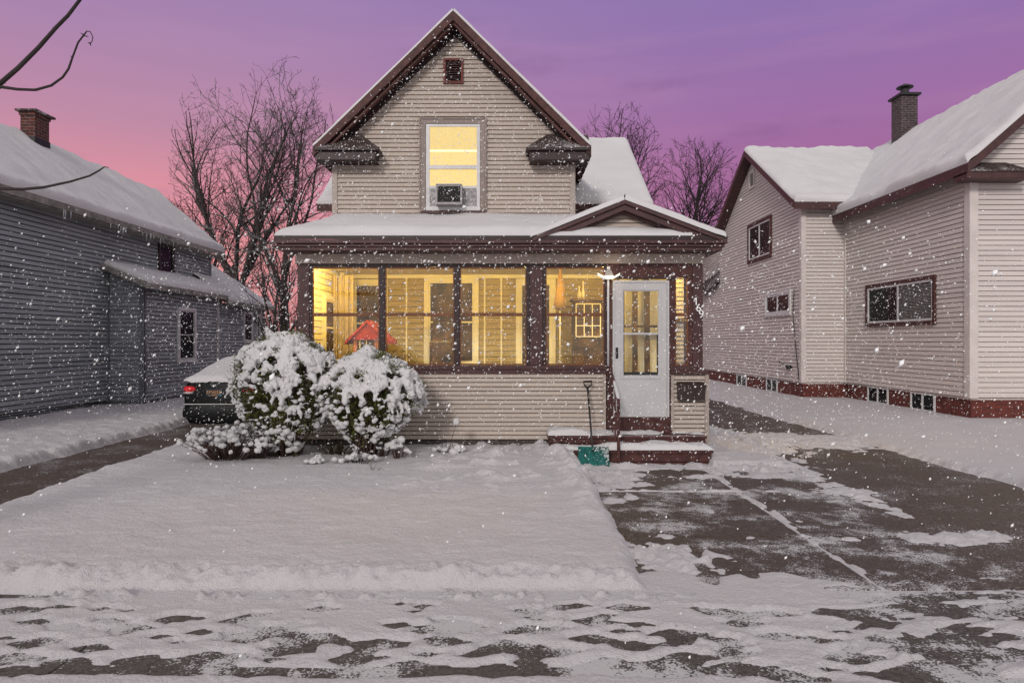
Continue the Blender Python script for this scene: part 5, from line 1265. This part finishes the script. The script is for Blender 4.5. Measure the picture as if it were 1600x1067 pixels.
def low_plant(name, label, seed, cx, cy_, rx, ry, h, n, cap=0.045, capn=1.0, group=None, cat='plant', m='twig'):
    rg = random.Random(seed); e = empty(name, (cx, cy_, 0.0), label, cat, group); st_ = MB(); sn_ = MB()
    for i in range(n):
        a = rg.uniform(0, 6.283); k = rg.random()**.6; x = cx+math.cos(a)*rx*k; y = cy_+math.sin(a)*ry*k; z = 0.02+h*(0.5+0.5*rg.random())*(1-0.45*k*k)
        p0 = Vector((cx+math.cos(a)*rx*k*.3, cy_+math.sin(a)*ry*k*.3, -0.02)); p2 = Vector((x, y, z)); p1 = p0.lerp(p2, .55)+Vector((0, 0, .04))
        st_.tube([p0, p1, p2], [0.006, 0.005, 0.003], 5)
        if rg.random() < .5: st_.tube([p1, p1+Vector((rg.uniform(-.1, .1), rg.uniform(-.05, .05), .1))], [.003, .002], 4)
        if rg.random() < capn:
            r0 = cap*rg.uniform(.7, 1.4); sn_.ball((x, y, z+r0*.3), (r0*1.15, r0*1.1, r0*.85), 9, 7)
    st_.build('stems', M[m], e, True)
    if sn_.v: remesh_blob(sn_, 0.009, 'snow_caps', M['clump_snow'], e, 0.022, 16)
    return e
low_plant('low_bush', 'low twiggy bush loaded with snow balls at the foot of the larger shrub', 11, px(357, 9.0), 9.0, 0.66, 0.36, 0.52, 170, 0.034, .8, cat='bush')
low_plant('low_bush', 'small snowy tuft right of the smaller shrub near the porch wall', 12, px(622, 9.1), 9.1, 0.16, 0.14, 0.30, 18, 0.045, .9, cat='bush')
low_plant('low_bush', 'small dry bush with snow lumps in front of the smaller shrub', 13, px(560, 8.75), 8.75, 0.30, 0.14, 0.13, 22, 0.04, .6, cat='bush', m='leaf_dark')
low_plant('low_bush', 'tiny snow-dotted tuft on the lawn directly below the larger shrub', 14, px(492, 8.7), 8.7, 0.13, 0.08, 0.10, 8, 0.035, .8, cat='bush', m='leaf_dark')
low_plant('low_bush', 'patch of dark grass blades poking from snow between the two shrubs', 16, px(525, 9.4), 9.4, 0.42, 0.16, 0.22, 70, 0.03, 0.0, cat='bush', m='leaf_dark')
low_plant('low_bush', 'dry stalks with snow beads between the low twiggy bush and the larger shrub stems', 18, px(405, 9.05), 9.05, 0.24, 0.14, 0.42, 46, 0.03, .35, cat='bush')
low_plant('low_bush', 'flat snow-lumped tuft left of the shovelled heap by the wall', 17, px(700, 9.55), 9.55, 0.22, 0.1, 0.10, 12, 0.04, .9, cat='bush', m='leaf_dark')
for u, v0, v1, Yq_, s_, lb in ((713, 663, 700, 9.6, 1.0, 'lone dried flower stalk with a snow cap before the tan porch wall'), (495, 668, 705, 9.15, .9, 'dried flower stalk with a snow cap just right of the larger shrub'), (566, 677, 712, 8.95, .9, 'dried flower stalk with a snow cap left of the smaller shrub stems')):
    e = empty('flower_stalk', (px(u-6, Yq_), Yq_, 0), lb, 'flower stalk', 'dried flower stalks with snow caps')
    b = MB(); tp = (px(u, Yq_), Yq_, pz(v0, Yq_)); b.tube([(px(u-12, Yq_), Yq_, pz(v1, Yq_)-.05), (px(u-6, Yq_), Yq_, pz((v0+v1)/2, Yq_)), tp], [.005, .004, .003], 5)
    b.tube([(px(u-6, Yq_), Yq_, pz((v0+v1)/2, Yq_)), (px(u-14, Yq_), Yq_, pz((v0+v1)/2-6, Yq_))], [.003, .002], 4); b.build('stem', M['twig'], e, True)
    b = MB(); r0 = 0.05*s_; b.tube([(tp[0]-.005, tp[1], tp[2]-.01), (tp[0], tp[1], tp[2]+.01), (tp[0], tp[1], tp[2]+.05), (tp[0]+.01, tp[1], tp[2]+.085), (tp[0]+.012, tp[1], tp[2]+.095)], [.02, r0, r0*.95, r0*.5, .004], 12); b.build('snow_cap', M['clump_snow'], e, True)
e = empty('sapling', (px(581, 8.35), 8.35, 0), 'tiny bare brown sapling standing alone in the lawn before the shrubs', 'sapling')
b = MB(); q = lambda u, v: (px(u, 8.35), 8.35, pz(v, 8.35))
b.tube([q(580, 768), q(581, 745), q(580, 718)], [.012, .009, .005], 6)
for a_, c_ in (((581, 750), (591, 733)), ((580, 745), (568, 735)), ((581, 738), (576, 720)), ((581, 735), (590, 722)), ((580, 757), (587, 748)), ((591, 733), (597, 731))): b.tube([q(*a_), q(*c_)], [.007, .003], 5)
b.build('stem', M['fascia_grey'], e, True)

# ================================================================== FALLING SNOW
rg = np.random.RandomState(12)
def flakes(n, x0, x1, y0, y1, z0, z1, keep=None):
    p = rg.uniform(0, 1, (n, 3))*np.array([x1-x0, y1-y0, z1-z0])+np.array([x0, y0, z0])
    return p if keep is None else p[keep(p)]
pts = np.concatenate([
    flakes(6500, -9, 9, 5.0, 9.4, -0.05, 2.75, lambda p: (p[:, 0] > 0.9) | (p[:, 2] > 0.9) | (rg.uniform(0, 1, len(p)) > 0.75)),
    flakes(260, -5, 5, 2.4, 5.0, 0.0, 2.0),
    flakes(6500, -3.8, 3.8, 9.0, 10.1, 0.0, 3.0),
    flakes(9500, -4, 2, 10.4, 12.2, 3.6, 7.2, lambda p: (p[:, 2] < 6.6-0.98*np.abs(p[:, 0]+1.0)+0.25*(p[:, 1]-10.4)) & (p[:, 2] < 7.2)),
    flakes(4200, -9.2, -4.2, 9.8, 15.5, 0.0, 3.0),
    flakes(2200, -9.3, -6.5, 14.0, 21, 0.3, 4.3),
    flakes(5000, 4.2, 9.2, 9.8, 16.5, 0.0, 3.4),
    flakes(3600, 6.4, 9.3, 13.0, 24, 0.4, 5.6, lambda p: p[:, 0] < 8.0+1.2*(p[:, 1] < 19)),
])
oc = np.array([(1, 0, 0), (-1, 0, 0), (0, 1, 0), (0, -1, 0), (0, 0, 1), (0, 0, -1)], float)
of = np.array([(0, 2, 4), (2, 1, 4), (1, 3, 4), (3, 0, 4), (2, 0, 5), (1, 2, 5), (3, 1, 5), (0, 3, 5)])
N = len(pts)
size = np.exp(rg.normal(math.log(0.0046), 0.50, N)); size = np.clip(size, 0.002, 0.017)*np.where(rg.uniform(0, 1, N) > 0.985, 1.8, 1.0)
stretch = rg.uniform(1.0, 2.0, N)
ang = rg.normal(R(48), R(14), N)        # the wind's slant
V = np.repeat(oc[None], N, 0)*size[:, None, None]*rg.uniform(0.75, 1.2, (N, 6, 1))
V[:, :, 2] *= stretch[:, None]
ca, sa = np.cos(R(90)-ang), np.sin(R(90)-ang)
vx = V[:, :, 0]*ca[:, None]+V[:, :, 2]*sa[:, None]; vz = -V[:, :, 0]*sa[:, None]+V[:, :, 2]*ca[:, None]
V[:, :, 0] = vx; V[:, :, 2] = vz
V += pts[:, None, :]
me = bpy.data.meshes.new('falling_snow')
Fc = (of[None]+np.arange(N)[:, None, None]*6).reshape(-1, 3)
me.vertices.add(N*6); me.vertices.foreach_set('co', V.astype(np.float32).ravel())
me.loops.add(Fc.size); me.loops.foreach_set('vertex_index', Fc.ravel().astype(np.int32))
me.polygons.add(len(Fc)); me.polygons.foreach_set('loop_start', np.arange(0, Fc.size, 3, dtype=np.int32)); me.polygons.foreach_set('loop_total', np.full(len(Fc), 3, dtype=np.int32))
me.polygons.foreach_set('use_smooth', np.full(len(Fc), True))
me.materials.append(M['flake']); me.update(calc_edges=True)
tag(link_mesh('falling_snow', me, origin=(0, 0, 0)), 'white snowflakes drifting down in front of the houses', 'falling snow', None, 'stuff')

scene.cycles.max_bounces = 6
scene.cycles.transparent_max_bounces = 10
scene.cycles.use_denoising = True
